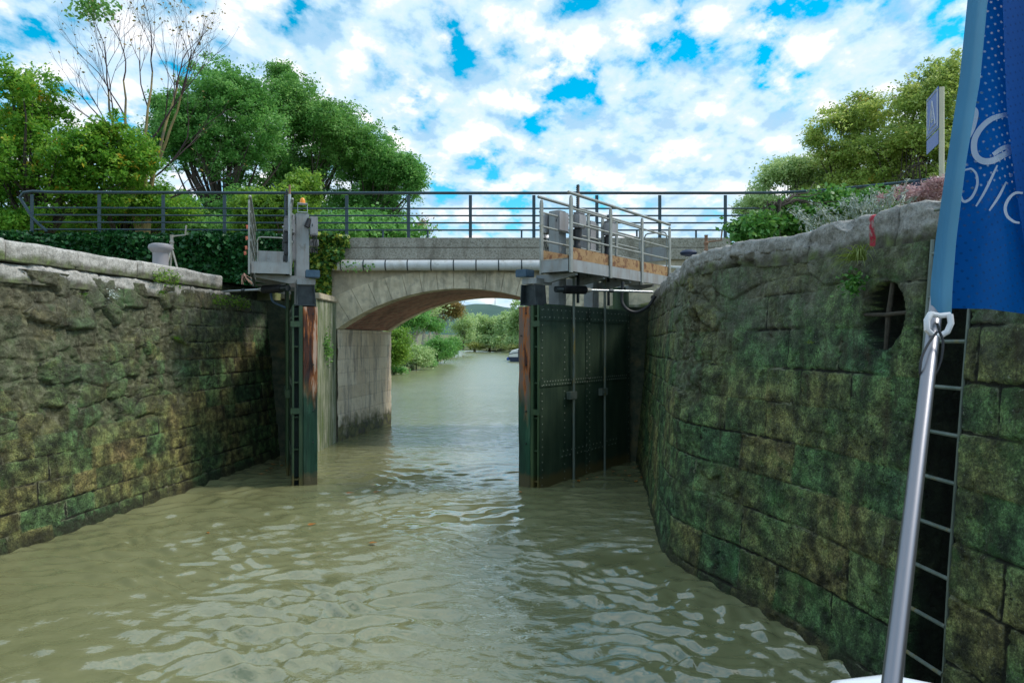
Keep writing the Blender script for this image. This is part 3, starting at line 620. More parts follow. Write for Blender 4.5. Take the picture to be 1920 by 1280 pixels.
ring(BY0 - 0.02, BY0 + 0.42, bridge); ring(BY1 - 0.30, BY1 + 0.02, bridge)
# spandrel body: columns of the solid from above the ring to the deck
def body():
    mb = MB(); n = 60; xs = np.linspace(-th0, th0, n + 1); top = 4.55
    def zt(a): return RIN + 0.30 + 0.2 * (abs(a) / th0) ** 2
    def prof(y):
        out = []
        for a in xs: x, _, z = arc_pt(a, zt(a), y); out.append((x, y, z))
        return out
    y0, y1 = BY0 + 0.005, BY1 - 0.005
    f, b = prof(y0), prof(y1); f[0] = (XL - 1.9, y0, -0.5); 
    f = [(XL - 1.9, y0, -0.5), (XL - 0.003, y0, -0.5)] + prof(y0) + [(XR + 0.003, y0, -0.5), (XR + 4.1, y0, -0.5), (XR + 4.1, y0, top), (XL - 1.9, y0, top)]
    sh = SK * (y1 - y0)
    b = [(x + sh, y1, z) for x, y, z in f]
    n_ = len(f); mb.add([bl(v) for v in f + b], [tuple(range(n_)), tuple(range(2 * n_ - 1, n_ - 1, -1))] + [(q, q + n_, (q + 1) % n_ + n_, (q + 1) % n_) for q in range(n_)])
    return mb
bd = body().build('spandrel', M['concrete'], bridge)
bm = bmesh.new(); bm.from_mesh(bd.data); bmesh.ops.triangulate(bm, faces=[f for f in bm.faces if len(f.verts) > 4], ngon_method='EAR_CLIP'); bm.to_mesh(bd.data); bm.free()
# pier inner faces: displaced stone grid, skewed
def pier(xb, sgn, name):
    u = np.arange(0, BY1 - BY0 + 0.001, 0.03); h = np.arange(-0.5, 2.83, 0.03); U, H = np.meshgrid(u, h, indexing='ij')
    d, bid = blocks(U + (3 if sgn > 0 else 0), H, 61 if sgn > 0 else 62, 0.28, 0.36, 0.5, 0.9)
    dsp = 0.015 * (bid - 0.5) - 0.006 * (1 - sstep(0, 0.025, d)) + 0.02 * fbm(U * 4, H * 5, o=5) + 0.02
    X = xb + SK * U + sgn * dsp
    V = np.stack([X - CXm, U, H], -1).reshape(-1, 3); fq = quads(*U.shape)
    mesh_np(name, V, fq if sgn < 0 else fq[:, ::-1], M['pier_stone'], bridge, False)
pier(XL, 1, 'pier_face'); pier(XR, -1, 'pier_face')
# wing wall between the left gate and the bridge, its channel face green with moss
ww = MB(); 
wing('wing_wall', [(-4.40, 15.35), (-4.37, 16.98), (-5.6, 16.98), (-5.6, 15.62), (-4.40, 15.62)], -0.5, 3.45, M['mossy_concrete'], lw)
MB().box(-5.6, -4.33, 15.4, 16.98, 3.455, 3.60).build('wing_cap', M['concrete'], lw, bevel=0.02)
wing('wing_wall', [(2.30, 14.9), (1.88, 16.98), (3.6, 16.98), (3.6, 14.9)], -0.5, 3.30, M['mossy_concrete'], rw)
# parapet (two casts, one line between them), cornice shadow gap
mb = MB(); mb.box(-6.3 - CXm, 5.45 - CXm, -0.10, 0.28, 4.53, 4.815).box(-6.3 - CXm, 5.45 - CXm, -0.085, 0.28, 4.825, 5.07)
mb.build('parapet', M['parapet_concrete'], bridge, bevel=0.012)
mb = MB(); mb.box(-6.3 - CXm + 0.65, 5.45 - CXm + 0.65, BY1 - BY0 - 0.28, BY1 - BY0 + 0.1, 4.53, 5.07); mb.build('parapet', M['parapet_concrete'], bridge, bevel=0.012)
MB().box(-6.3 - CXm, 6.0 - CXm, 0.29, BY1 - BY0 - 0.29, 4.56, 4.86).build('roadway', M['concrete'], bridge)
# pipe under the parapet with clamps
mb = MB(); zc = 2.5 + 142.5 * 16.84 / F; mb.tube([(-5.2 - CXm, -0.18, zc), (1.9 - CXm, -0.18, zc)], 0.132, 24); pp = mb.build('pipe', M['pipe_white'], bridge, smooth=True)
for px_ in (641, 683, 724, 765, 809, 851, 893, 935, 978, 1018, 1058):
    xx = (px_ - 960) / F * 16.84 - CXm
    MB().tube([(xx - 0.014, -0.18, zc), (xx + 0.014, -0.18, zc)], 0.1375, 24).build('pipe_clamp', M['dark_steel'], pp, smooth=True)
MB().tube([(1.9 - CXm, -0.15, zc + 0.05), (5.2 - CXm, -0.15, zc - 0.1)], 0.04, 10).build('pipe', M['pipe_white'], bridge, smooth=True)
# ------------------------------------------------------------------ bridge railing
rail = empty('bridge_railing', P(640, 440, 17.03), 0, 'long dark blue tube railing along the near side of the bridge', 'railing')
ro = rail.location
def rl(v): return (v[0] - ro.x, v[1] - ro.y, v[2] - ro.z)
zt_ = lambda py: 2.5 + (640 - py) * 17.03 / F
def yrail(x): return 17.03 - 2.4 * max(0, (x - 6.6) / 4.5) ** 1.5
def zoff(x): return 0.03 * max(0, (x - 5.2) / 5) + 0.02 * max(0, (-x - 6) / 6)
xr = [(-11.9 + 0.5 * i) for i in range(0, 45)]; xr = [x for x in xr if x < 10.4]
# top rail, with its drooping bent end on the left
mb = MB(); path = [(-11.6, 17.03, zt_(434)), (-11.95, 17.03, zt_(410)), (-12.2, 17.03, zt_(380)), (-12.28, 17.03, zt_(370)), (-12.18, 17.03, zt_(361)), (-11.95, 17.03, zt_(359))] + [(x, yrail(x), zt_(362) + zoff(x)) for x in xr[1:]]
mb.tube([rl(p) for p in path], 0.036, 10).build('top_rail', M['blue_rail'], rail, smooth=True)
for py in (391, 404.5, 418, 431.5):
    mb = MB(); mb.tube([rl((x, yrail(x), zt_(py) + zoff(x))) for x in xr if -12 < x < (7.2 if py > 391 else 10)], 0.021, 8).build('rail', M['blue_rail'], rail, smooth=True)
for px_ in (60, 186, 306, 421, 536, 650, 766, 882, 1001, 1119, 1237, 1360, 1490, 1630):
    x = (px_ - 960) / F * 17.03; y = yrail(x)
    MB().box(-0.04, 0.04, -0.012, 0.012, 0, zt_(366) - zt_(447) + zoff(x)).build('post', M['blue_rail'], rail, loc=rl((x, y, zt_(447) - (0.0 if px_ < 1400 else 0.3))), bevel=0.003)
for px_ in (718, 802, 978, 1040, 1194, 1305):
    x = (px_ - 960) / F * 17.03
    MB().box(-0.022, 0.022, -0.012, 0.012, 0, zt_(431) - zt_(446)).build('short_post', M['blue_rail'], rail, loc=rl((x, 17.03, zt_(446))))
# far side railing
fr = empty('bridge_railing', (-5, 20.7, 5.0), 0, 'dark tube railing on the far side of the bridge, partly hidden by the near one', 'railing')
mb = MB(); mb.tube([(-5.8, 0, -0.3), (-5.6, 0, 0.0), (-5.3, 0, 0.12), (-4.8, 0, 0.17), (0, 0, 0.16), (12, 0, 0.16)], 0.03, 8).build('top_rail', M['blue_rail'], fr, smooth=True)
for i in range(10): MB().box(-0.025, 0.025, -0.01, 0.01, -0.35, 0.15).build('post', M['blue_rail'], fr, loc=(-4.6 + i * 1.8, 0, 0))
# abutment wall on the left that carries ivy
ab = MB().box(-13.2, -6.32, 17.0, 17.45, 3.0, 4.98).build('abutment_wall', M['concrete'], None); tag(ab, 'low wall left of the bridge, almost wholly covered with ivy', 'wall')
abr = MB().box(5.47, 12.5, 17.0, 17.4, 3.0, 4.85).build('abutment_wall', M['concrete'], None); tag(abr, 'low concrete wall right of the bridge behind the shrubs', 'wall')
# ================================================================== terrain: one sheet, canal cut out
def canal_edges(y):
    xl = np.interp(y, [-60, -17, -15.9, -8, -2, 3, 7.2, 8.8, 10, 11.1, 13, 14.9, 15.0, 15.4, 17, 20.8, 22, 30, 49, 64, 114, 128, 180, 260, 400, 3000],
                   [-1.3, -1.3, -4.6, -6.0, -6.5, -6.4, -6.15, -5.82, -5.68, -5.5, -5.3, -5.08, -4.6, -4.4, -4.36, -3.7, -4.4, -6.9, -8.9, -8.6, -9.5, -10.5, -24, -60, -110, -1500])
    xr_ = np.interp(y, [-60, -17, -15.9, -8, -3, 0, 3, 5.1, 6.6, 7.4, 8, 10, 12, 14.3, 14.4, 17, 20.8, 22, 30, 50, 90, 130, 150, 165, 185, 200, 260, 400, 3000],
                    [0, 0, 1.8, 3.2, 3.5, 3.1, 2.8, 2.56, 2.25, 1.95, 1.82, 2.05, 2.33, 2.62, 2.36, 1.86, 2.55, 3.2, 6, 9, 9, 5, 1.5, -4, -10, -17, -50, -95, -1480])
    return xl, xr_
def terrain():
    ys = np.unique(np.concatenate([np.arange(-60, -16, 4), [-15.9], np.arange(-15.5, 24, 0.3), np.arange(24, 60, 1.5), np.arange(60, 260, 5), np.geomspace(260, 3000, 26)]))
    offs = np.array([1.0, 1.3, 1.8, 2.5, 3.5, 5, 7, 9, 12, 16, 22, 30, 45, 70, 110, 180, 300, 600, 1200, 2400])
    inn = np.linspace(0, 1, 6); rows = []
    xl, xr_ = canal_edges(ys)
    for y, a, b in zip(ys, xl, xr_):
        lock = y < 21.3
        off0 = 0.78 if lock else 0.15
        X = np.concatenate([a - offs[::-1], [a - off0 - 0.03, a - off0 + 0.0], a + (b - a) * inn, [b + off0, b + off0 + 0.03], b + offs])
        rows.append(X)
    X = np.array(rows); Y = np.broadcast_to(ys[:, None], X.shape); nL = len(offs)
    Z = np.full(X.shape, -1.2)
    dl = xl[:, None] - X; dr = X - xr_[:, None]; d = np.maximum(dl, dr)
    lock = Y < 21.3
    hl = np.where(lock, 3.66, 0.0)
    hr = np.where(lock, 3.36 + 0.45 * sstep(1.5, 4, d) * (Y < 16.5), 0.0)
    base = np.where(dl > 0, hl, hr)
    base = base + np.where((Y > 17.3) & (Y < 20.6) & (d > 2.2), 1.05, 0)
    bank = 0.3 + 1.1 * sstep(0.2, 3.5, d) + 0.9 * sstep(4, 12, d) * (dl > 0) + 0.25 * vnoise(X * 0.2, Y * 0.2) * sstep(1, 4, d)
    tran = sstep(21.3, 26, Y) ; bank = bank + (1 - tran) * 2.4 * sstep(0.3, 2.5, d)
    Z = np.where(d > np.where(lock, 0.795, 0.1), np.where(lock, base + 0.02 * vnoise(X, Y), bank), -1.2)
    far = sstep(300, 700, Y) * (5 + 10 * np.clip(vnoise(X * 0.003, Y * 0.003) + 0.5, 0, 1)); Z = np.where(d > 3, Z + far, Z)
    V = np.stack([X, Y, Z], -1).reshape(-1, 3)
    o = mesh_np('ground', V, quads(*X.shape)[:, ::-1], M['ground_mat'], None, True); tag(o, kind='structure'); return o
terrain()
# back end of the chamber, so that the water is closed in behind the camera
mbk = MB().box(-5.2, 2.4, -17.0, -16.0, -1, 3.7).build('chamber_end_wall', M['dark_stone'], None); tag(mbk, 'stone wall closing the lock chamber behind the boat', 'wall')
# ================================================================== water
def water():
    ys = [-15.9]
    while ys[-1] < 3: ys.append(ys[-1] + 0.4)
    while ys[-1] < 1500:
        y = ys[-1]; ys.append(y + (0.028 if y < 9 else 0.028 * (y / 9) ** 1.6))
    ys = np.array(ys); xl, xr_ = canal_edges(ys); nc = 380
    u = np.linspace(0, 1, nc); X = (xl - 1.0)[:, None] + (xr_ - xl + 2.0)[:, None] * u; Y = np.broadcast_to(ys[:, None], X.shape)
    r = np.random.default_rng(5); Z = np.zeros(X.shape)
    wx = X + 0.25 * vnoise(X * 0.7, Y * 0.7) + 0.1 * vnoise(X * 2, Y * 2 + 4); wy = Y + 0.25 * vnoise(X * 0.7 + 20, Y * 0.7) + 0.1 * vnoise(X * 2.1 + 9, Y * 2)
    for i in range(60):
        lam = math.exp(r.uniform(math.log(0.09), math.log(0.75))); k = 2 * math.pi / lam
        th = r.normal(math.pi / 2, 0.5); amp = 0.0092 * lam ** 0.85 * (1 if lam < 0.4 else 0.6)
        fade = 1 - sstep(28 * lam, 60 * lam, Y)
        Z = Z + fade * amp * np.sin(k * (wx * math.cos(th) + wy * math.sin(th)) + r.uniform(0, 6.3))
    patch = 0.55 + 0.9 * np.clip(vnoise(X * 0.5, Y * 0.35) + 0.35, 0, 1)
    calm = 1 - 0.62 * sstep(11, 17, Y + 2 * vnoise(X * 0.3, Y * 0.3)); Z = Z * patch * calm
    V = np.stack([X, Y, Z], -1).reshape(-1, 3)
    o = mesh_np('water', V, quads(*X.shape)[:, ::-1], M['canal_water'], None, True, {'calm': np.clip(0.35 + 1.0 * vnoise(X * 0.8 + 7, Y * 0.8) , 0.08, 1) * (1 - sstep(12, 18, Y)) + 0.7 * sstep(12, 18, Y), 'rgh': 0.03 + 0.20 * sstep(13, 40, Y)}); tag(o, kind='structure')
water()
# ================================================================== gate leaves
def walk_post(mb, x, y, z0, z1, w=0.075, t=0.03):
    mb.prism([(x - w / 2, z0), (x + w / 2, z0), (x + w / 2, z1 - 0.09), (x + w / 4, z1 - 0.03), (x - w / 4, z1 - 0.03), (x - w / 2, z1 - 0.09)], y - t / 2, y + t / 2)
def gate(loc, rz, sg, label, pale):
    g = empty('lock_gate', loc, rz, label, 'lock gate')
    T = 0.42; LN = 3.25; TOP = 3.12
    def yb(a, b): a, b = -sg * a, -sg * b; return (min(a, b), max(a, b))     # body side
    def yw(a, b): a, b = sg * a, sg * b; return (min(a, b), max(a, b))       # walkway side
    # skin plate on the walkway side, with raised straps and rivets
    y0, y1 = yb(0, 0.016); mb = MB().box(0.0, LN, y0, y1, -0.5, TOP)
    ya, yc = yw(0, 0.012)
    for (a, b, c, d) in ((0, LN, 1.72, 1.84), (0, LN, TOP - 0.26, TOP - 0.02), (0.0, 0.11, -0.4, 1.25), (1.50, 1.66, -0.4, TOP), (0.62, 1.48, 0.42, 0.60), (1.68, 2.7, 0.42, 0.60), (LN - 0.12, LN, -0.4, TOP)):
        mb.box(a + 0.002, b - 0.002, ya + (0.002 if sg > 0 else 0), yc - (0 if sg > 0 else 0.002), c, d)
    sk = mb.build('skin_plate', M['gate_plate'], g, bevel=0.003)
    rv = MB(); ys_ = sg * 0.012
    def riv(x, z, yy=None):
        yy = ys_ if yy is None else yy; r_ = 0.011
        rv.add([(x - r_, yy, z - r_), (x + r_, yy, z - r_), (x + r_, yy, z + r_), (x - r_, yy, z + r_), (x, yy + sg * 0.010, z)], [(0, 1, 4), (1, 2, 4), (2, 3, 4), (3, 0, 4)])
    zs = np.arange(0.05, TOP - 0.05, 0.13)
    for z in zs:
        for x in (0.06, 1.53, 1.63, LN - 0.05): riv(x + 0.006 * random.uniform(-1, 1), z + (0.06 if x == 1.63 else 0))
        riv(0.78, z, sg * 0.001)
    for x in np.arange(0.1, LN - 0.1, 0.085): riv(x, 1.75); riv(x + 0.03, 1.81)
    for x in np.arange(0.1, LN - 0.1, 0.14): riv(x, TOP - 0.07); riv(x + 0.05, TOP - 0.2); 
    for x in np.arange(0.68, 2.65, 0.13): riv(x, 0.46); riv(x + 0.05, 0.55)
    tag(rv.build('rivets', M['rivet_metal'], sk), kind='stuff')
    # far skin
    y0, y1 = yb(T - 0.016, T); MB().box(0.22, LN, y0, y1, -0.5, TOP).build('back_plate', M['gate_plate'], g, bevel=0.003)
    # toe: angle strip, recess web, ribs, timber mitre post
    y0, y1 = yb(0.002, 0.03); MB().box(-0.03, 0.0, y0, y1, -0.5, TOP).build('edge_angle', M['gate_frame'], g)
    y0, y1 = yb(0.016, 0.11); MB().box(0.16, 0.17, y0, y1, -0.5, TOP - 0.02).build('web', M['gate_inner'], g)
    for z in (0.10, 0.62, 1.18, 1.78, 2.40, 2.92):
        y0, y1 = yb(0.017, 0.108); MB().box(0.0, 0.159, y0, y1, z, z + 0.022).build('rib', M['gate_frame'], g)
    for z in (1.25, 2.75):
        y0, y1 = yb(-0.03, 0.14); MB().box(-0.05, -0.032, y0, y1, z, z + 0.10).build('strap', M['gate_frame'], g, bevel=0.003)
    y0, y1 = yb(0.11, 0.175); MB().box(-0.03, 0.2, y0, y1, -0.5, TOP).build('frame_strip', M['gate_frame'], g, bevel=0.006)
    y0, y1 = yb(0.177, T)
    n = 90; mbp = MB(); zz_ = np.linspace(-0.5, TOP - 0.02, n); ring_ = []
    for k, z in enumerate(zz_):
        e = 0.012 * vnoise(np.array([z * 3.0]), np.array([1.0 + pale]))[0]; e2 = 0.01 * vnoise(np.array([z * 5.0]), np.array([5.0]))[0]
        ring_.append([(-0.045 + e, y0 + 0.01, z), (-0.035 + e2, (y0 + y1) / 2, z), (-0.045 - e, y1 - 0.012, z), (-0.02, y1, z), (0.2, y1, z), (0.2, y0, z), (-0.03, y0, z)])
    vs_ = [v for r_ in ring_ for v in r_]; m_ = 7
    mbp.add(vs_, [tuple(range(m_)), tuple((n - 1) * m_ + i for i in range(m_))] + [(i * m_ + j, i * m_ + (j + 1) % m_, (i + 1) * m_ + (j + 1) % m_, (i + 1) * m_ + j) for i in range(n - 1) for j in range(m_)])
    tp = mbp.build('mitre_post', M['post_timber_pale' if pale else 'post_timber_dark'], g)
    for z in (0.75, 1.3, 2.1, 2.6, 2.98): MB().tube([(-0.07, (y0 + y1) / 2 + 0.05 * (-1) ** int(z * 10), z), (-0.03, (y0 + y1) / 2 + 0.05 * (-1) ** int(z * 10), z)], 0.013, 6).build('bolt', M['dark_steel'], tp)
    # top beam and heel post
    y0, y1 = yb(0.02, T - 0.02); MB().box(0.22, LN, y0, y1, TOP, TOP + 0.03).build('top_plate', M['gate_frame'], g)
    MB().tube([(LN + 0.02, -sg * T / 2, -0.5), (LN + 0.02, -sg * T / 2, TOP + 0.5)], 0.17, 16).build('heel_post', M['gate_frame'], g, smooth=True)
    # bracket over the toe: open trough of plate, with end wall
    y0, y1 = yb(0.06, T - 0.02); mb = MB()
    mb.prism([(y0 - 0.0, TOP), (y0 + 0.03, TOP + 0.36), (y0 + 0.045, TOP + 0.36), (y0 + 0.015, TOP)], -0.02, 0.30, 'x')
    mb.prism([(y1, TOP), (y1 - 0.02, TOP + 0.36), (y1 - 0.035, TOP + 0.36), (y1 - 0.015, TOP)], -0.02, 0.30, 'x')
    mb.box(0.10, 0.11, y0 + 0.03, y1 - 0.03, TOP, TOP + 0.36).box(-0.03, 0.3, y0, y1, TOP + 0.001, TOP + 0.02)
    mb.build('toe_bracket', M['dark_steel'], g)
    y0, y1 = yb(0.05, T); MB().box(0.02, 0.5, y0 + 0.03, y1 - 0.03, TOP + 0.37, TOP + 0.47).build('toe_beam', M['grey_paint'], g, bevel=0.006)
    yq = yb(0.22, T + 0.04); MB().box(-0.08, 0.16, yq[0], yq[1], TOP + 0.49, TOP + 0.62).build('clamp', M['blue_steel'], g, bevel=0.01)
    # columns carrying machinery
    def column(t, w, ztop, nm='column'):
        yy = -sg * 0.20
        MB().box(t - w / 2, t + w / 2, yy - w / 2, yy + w / 2, TOP + 0.03, ztop).build(nm, M['grey_paint'], g, bevel=0.012)
    column(0.85, 0.235, 4.86); column(2.05, 0.22, 4.80)
    def cab(t0, t1, a, b, z0, z1, m='cabinet_paint', nm='cabinet'):
        c = MB().box(t0, t1, min(a, b) * 1.0, max(a, b) * 1.0, z0, z1).build(nm, M[m], g, bevel=0.008)
        ya_, yb_ = min(a, b), max(a, b); MB().box(t0 - 0.008, t0 - 0.001, ya_ + 0.02, yb_ - 0.02, z0 + 0.025, z1 - 0.025).build('door', M[m], c, bevel=0.003)
        MB().box(t0 - 0.018, t0 - 0.009, yb_ - 0.05, yb_ - 0.035, (z0 + z1) / 2 - 0.02, (z0 + z1) / 2 + 0.03).build('latch', M['dark_steel'], c)
        return c
    c1 = cab(0.68, 0.90, -sg * 0.33, -sg * 0.47, 4.46, 4.80)
    cab(0.55, 0.86, -sg * 0.06, sg * 0.04, 4.46, 4.80)
    cab(0.95, 1.12, -sg * 0.34, -sg * 0.50, 4.30, 4.42)
    cab(1.72, 1.93, -sg * 0.02, -sg * 0.30, 4.10, 4.80)
    for k in range(3):
        MB().tube([(0.75, -sg * (0.38 + 0.03 * k), 4.46), (0.76, -sg * (0.40 + 0.03 * k), 4.30), (0.80, -sg * (0.36 + 0.05 * k), 4.14), (0.86, -sg * (0.33 + 0.02 * k), 4.25)], 0.011, 6).build('cable', M['black_rubber'], g, smooth=True)
    # racks with gear boxes over the paddle rods
    for t, zt2, zb in ((1.12, 5.36, 4.9), (2.25, 4.98, 4.9)):
        yr = sg * 0.07
        rk = MB(); rk.box(t - 0.022, t + 0.022, yr - 0.018, yr + 0.018, 3.2, zt2 - 0.03); rk.tube([(t, yr - 0.018, zt2 - 0.03), (t, yr + 0.018, zt2 - 0.03)], 0.03, 10)
        z = 4.82
        while z < zt2 - 0.06: rk.box(t - 0.042, t - 0.0225, yr - 0.018, yr + 0.018, z, z + 0.018); z += 0.036
        rk.build('rack', M['dark_steel'], g)
        rk2 = MB().box(t - 0.005, t + 0.022, yr - 0.02, yr + 0.02, 4.99, zt2 - 0.04) if zt2 > 5 else MB().box(t - 0.005, t + 0.022, yr - 0.02, yr + 0.02, 4.82, zt2 - 0.04)
        rk2.build('rack_back', M['rusty_iron'], g)
        gb = MB(); gb.box(t - 0.14, t + 0.12, yr - 0.11, yr + 0.05, 4.56, 4.80).box(t - 0.12, t + 0.1, yr - 0.10, yr + 0.04, 4.81, 4.84)
        gbo = gb.build('gearbox', M['cabinet_paint'], g, bevel=0.012)
        MB().tube([(t + 0.06, yr + sg * 0.055, 4.66), (t + 0.06, yr + sg * 0.075, 4.66)], 0.02, 12).build('cap', M['white_paint'], gbo, smooth=True)
        mo = MB(); mo.lathe([(0.07, 0), (0.075, 0.03), (0.075, 0.12), (0.06, 0.14), (0.06, 0.22), (0.09, 0.24), (0.09, 0.42), (0.05, 0.44)], (t, yr - sg * 0.02, 4.12), 16); mo.build('motor', M['black_rubber'], g, smooth=True)
        # paddle rod down the face, and its guide
        yy = sg * 0.055
        MB().tube([(t - 0.12, yy, -0.3), (t - 0.12, yy, 3.7)], 0.026, 10).build('paddle_rod', M['gate_frame' if pale else 'rod_steel'], g, smooth=True)
        gd = MB(); gd.box(t - 0.30, t - 0.07, min(sg * 0.013, sg * 0.10), max(sg * 0.013, sg * 0.10), 1.46, 1.60); gd.tube([(t - 0.24, sg * 0.10, 1.53), (t - 0.24, sg * 0.12, 1.53)], 0.014, 6)
        gd.build('rod_guide', M['gate_frame' if pale else 'rod_steel'], g, bevel=0.008)
    if pale:   # beacon and rod only on the left gate
        b = MB().box(0.72, 0.74, -sg * 0.2 - 0.09, -sg * 0.2 + 0.09, 4.87, 4.885).box(0.72, 0.74, -sg * 0.2 - 0.09, -sg * 0.2 - 0.08, 4.885, 5.02).box(0.72, 0.74, -sg * 0.2 + 0.08, -sg * 0.2 + 0.09, 4.885, 5.02).box(0.66, 0.80, -sg * 0.2 - 0.09, -sg * 0.2 + 0.09, 5.02, 5.032)
        bo = b.build('beacon_frame', M['galv'], g)
        MB().lathe([(0.05, 0), (0.05, 0.02), (0.046, 0.06), (0.036, 0.09), (0.015, 0.105)], (0.73, -sg * 0.2, 5.034), 16).build('beacon', M['orange_lens'], bo, smooth=True)
        MB().tube([(0.55, sg * 0.03, 3.9), (0.55, sg * 0.03, 5.15)], 0.026, 10).build('rod', M['galv'], g, smooth=True)
        MB().tube([(0.55, sg * 0.03, 5.15), (0.55, sg * 0.03, 5.32)], 0.02, 8).build('rod_tip', M['rusty_iron'], g, smooth=True)
        MB().tube([(0.72, -sg * 0.33, 4.75), (0.70, -sg * 0.27, 4.60)], 0.05, 10).build('floodlight', M['black_rubber'], g, smooth=True)
    return g
def walkway(g, sg, LW, WD, pale):
    yw0, yw1 = (0.0, WD) if sg > 0 else (-WD, 0.0); outer = sg * WD; inner = sg * 0.0
    D0, D1 = 3.66, 3.86
    w = MB(); w.box(0.0, LW, outer - 0.008, outer + 0.008, D0, D1).box(0.0, LW, outer - sg * 0.05 - 0.0, outer - sg * 0.009, D0, D0 + 0.012) if sg < 0 else w.box(0.0, LW, outer - 0.008, outer + 0.008, D0, D1)
    w.box(0.0, LW, inner + sg * 0.012 - 0.007, inner + sg * 0.012 + 0.007, D0, D1)
    w.box(-0.012, -0.001, yw0 + 0.02, yw1 - 0.02, D0, D1)
    w.build('channel_frame', M['grey_paint'], g, bevel=0.003)
    d = MB(); y = yw0 + 0.035
    d.box(0.0, LW - 0.02, yw0 + 0.03, yw1 - 0.03, D1 - 0.02, D1 - 0.004)
    for k in range(int((WD - 0.05) / 0.04)): d.box(-0.025, LW, y + k * 0.04, y + k * 0.04 + 0.006, D1 - 0.003, D1 + 0.02)
    d.build('grating', M['rail_grey'], g)
    # bearers under the deck
    for t in (0.25, 1.2, 2.2, 3.2):
        b = MB(); b.prism([(inner - sg * 0.25, D0 - 0.12), (inner + sg * 0.05, D0 - 0.14), (outer - sg * 0.05, D0 - 0.04), (outer - sg * 0.05, D0 - 0.003), (inner - sg * 0.25, D0 - 0.003)], t, t + 0.08, 'x'); b.build('bearer', M['grey_paint'], g)
    for j, (yy, posts) in enumerate(((outer, (0.02, 1.35, 2.6, LW - 0.03)), (inner, (0.02, 0.96, 1.56, 2.1, 2.66, LW - 0.2)))):
        for t in posts:
            mb = MB(); walk_post(mb, t, yy + (0.016 if j == 0 else 0.024) * sg, D0 - 0.02, 4.93); mb.build('handrail_post', M['rail_grey'], g)
        ztp = 4.95; e = LW if j == 0 else LW - 0.17
        mb = MB(); mb.tube([(-0.03, yy, ztp), (e + 0.02, yy, ztp)], 0.027, 10)
        for q in (-0.03, e + 0.02): mb.lathe([(0.005, -0.026), (0.02, -0.018), (0.027, 0), (0.02, 0.018), (0.005, 0.026)], (q, yy, ztp), 10)
        mb.build('handrail', M['rail_grey'], g, smooth=True)
        for z in (4.70, 4.46, 4.22):
            MB().tube([(0.0, yy, z), (e, yy, z)], 0.019, 8).build('mid_rail', M['rail_grey'], g, smooth=True)
        MB().box(0.02, e, min(yy - sg * 0.004, yy - sg * 0.009), max(yy - sg * 0.004, yy - sg * 0.009), D1 + 0.004, D1 + 0.20).build('toe_board', M['toe_plate_rust' if not pale else 'rail_grey'], g)
    # folding barrier at the far end
    b = MB(); yA, yB = inner + sg * 0.05, outer - sg * 0.04; xx = LW - 0.05
    b.tube([(xx, yA, D1), (xx, yA, 4.72), (xx, yA + sg * 0.03, 4.78), (xx, yA + sg * 0.08, 4.80), (xx, yB - sg * 0.08, 4.80), (xx, yB - sg * 0.03, 4.78), (xx, yB, 4.72), (xx, yB, D1)], 0.016, 8)
    bo = b.build('end_barrier', M['rail_grey'], g, smooth=True)
    MB().box(xx - 0.004, xx + 0.004, min(yA, yB) + 0.02, max(yA, yB) - 0.02, 4.2, 4.5).build('barrier_plate', M['grey_paint'], bo)
gR = gate((0.47, 11.6, 0), math.atan2(0.796, 0.605), -1, 'right lock gate standing half open, dark riveted steel leaf with railed walkway above', 0)
walkway(gR, -1, 3.9, 0.60, 0)
gL = gate((-3.80, 11.80, 0), math.atan2(0.944, -0.33), 1, 'left lock gate folded back, seen end on with rusty orange timber mitre post', 1)
walkway(gL, 1, 3.7, 0.68, 1)
# hydraulic rams
def ram(a, b, label, ratio):
    a, b = Vector(a), Vector(b); d = b - a; L_ = d.length; o = empty('hydraulic_ram', a, math.atan2(d.y, d.x), label, 'ram')
    dz = d.z; h = math.hypot(d.x, d.y)
    def pt(f): return (h * f, 0, dz * f)
    MB().tube([pt(0.0), pt(1.0)], 0.022, 10).build('rod', M['galv'], o, smooth=True)
    bl_ = MB(); n = 22; pth = []; rr = []
    for i in range(n * 2 + 1): pth.append(pt(0.06 + ratio * i / (n * 2))); rr.append(0.075 if i % 2 else 0.05)
    bl_.tube(pth, rr, 14).build('bellows', M['black_rubber'], o)
    MB().tube([pt(-0.02), pt(0.05)], 0.055, 10).build('pin_block', M['dark_steel'], o, smooth=True)
    MB().tube([pt(0.065 + ratio), pt(0.085 + ratio), pt(0.11 + ratio)], [0.05, 0.045, 0.03], 10).build('collar', M['pale_iron'], o, smooth=True)
    MB().tube([pt(0.52), pt(0.56)], 0.035, 8).build('coupling', M['dark_steel'], o, smooth=True)
    return o
ram((0.78, 11.72, 3.395), (2.62, 12.7, 3.42), 'hydraulic ram with black bellows linking the right gate to the wall', 0.22)
ram((-3.98, 12.05, 3.44), (-5.95, 13.5, 3.47), 'hydraulic ram with black bellows linking the left gate to the wall', 0.22)
# hoses
def hose(name, pts, r, label, mat='black_rubber'):
    P3 = spline([tuple(p) for p in pts], 8); mb = MB(); mb.tube([Vector(p) for p in P3], r, 8); o = mb.build(name, M[mat], None, smooth=True); return tag(o, label, 'hose')
hose('hose', [(2.05, 12.6, 3.6), (2.02, 12.55, 3.25), (2.12, 12.5, 3.08), (2.3, 12.5, 3.04), (2.5, 12.5, 3.15), (2.62, 12.5, 3.33)], 0.03, 'thick black hose looping between right gate and wall')
hose('hose', [(-4.6, 13.0, 3.5), (-4.5, 12.8, 3.28), (-4.35, 12.6, 3.2), (-4.15, 12.5, 3.12)], 0.02, 'dark blue hose hanging below the left walkway', 'blue_steel')
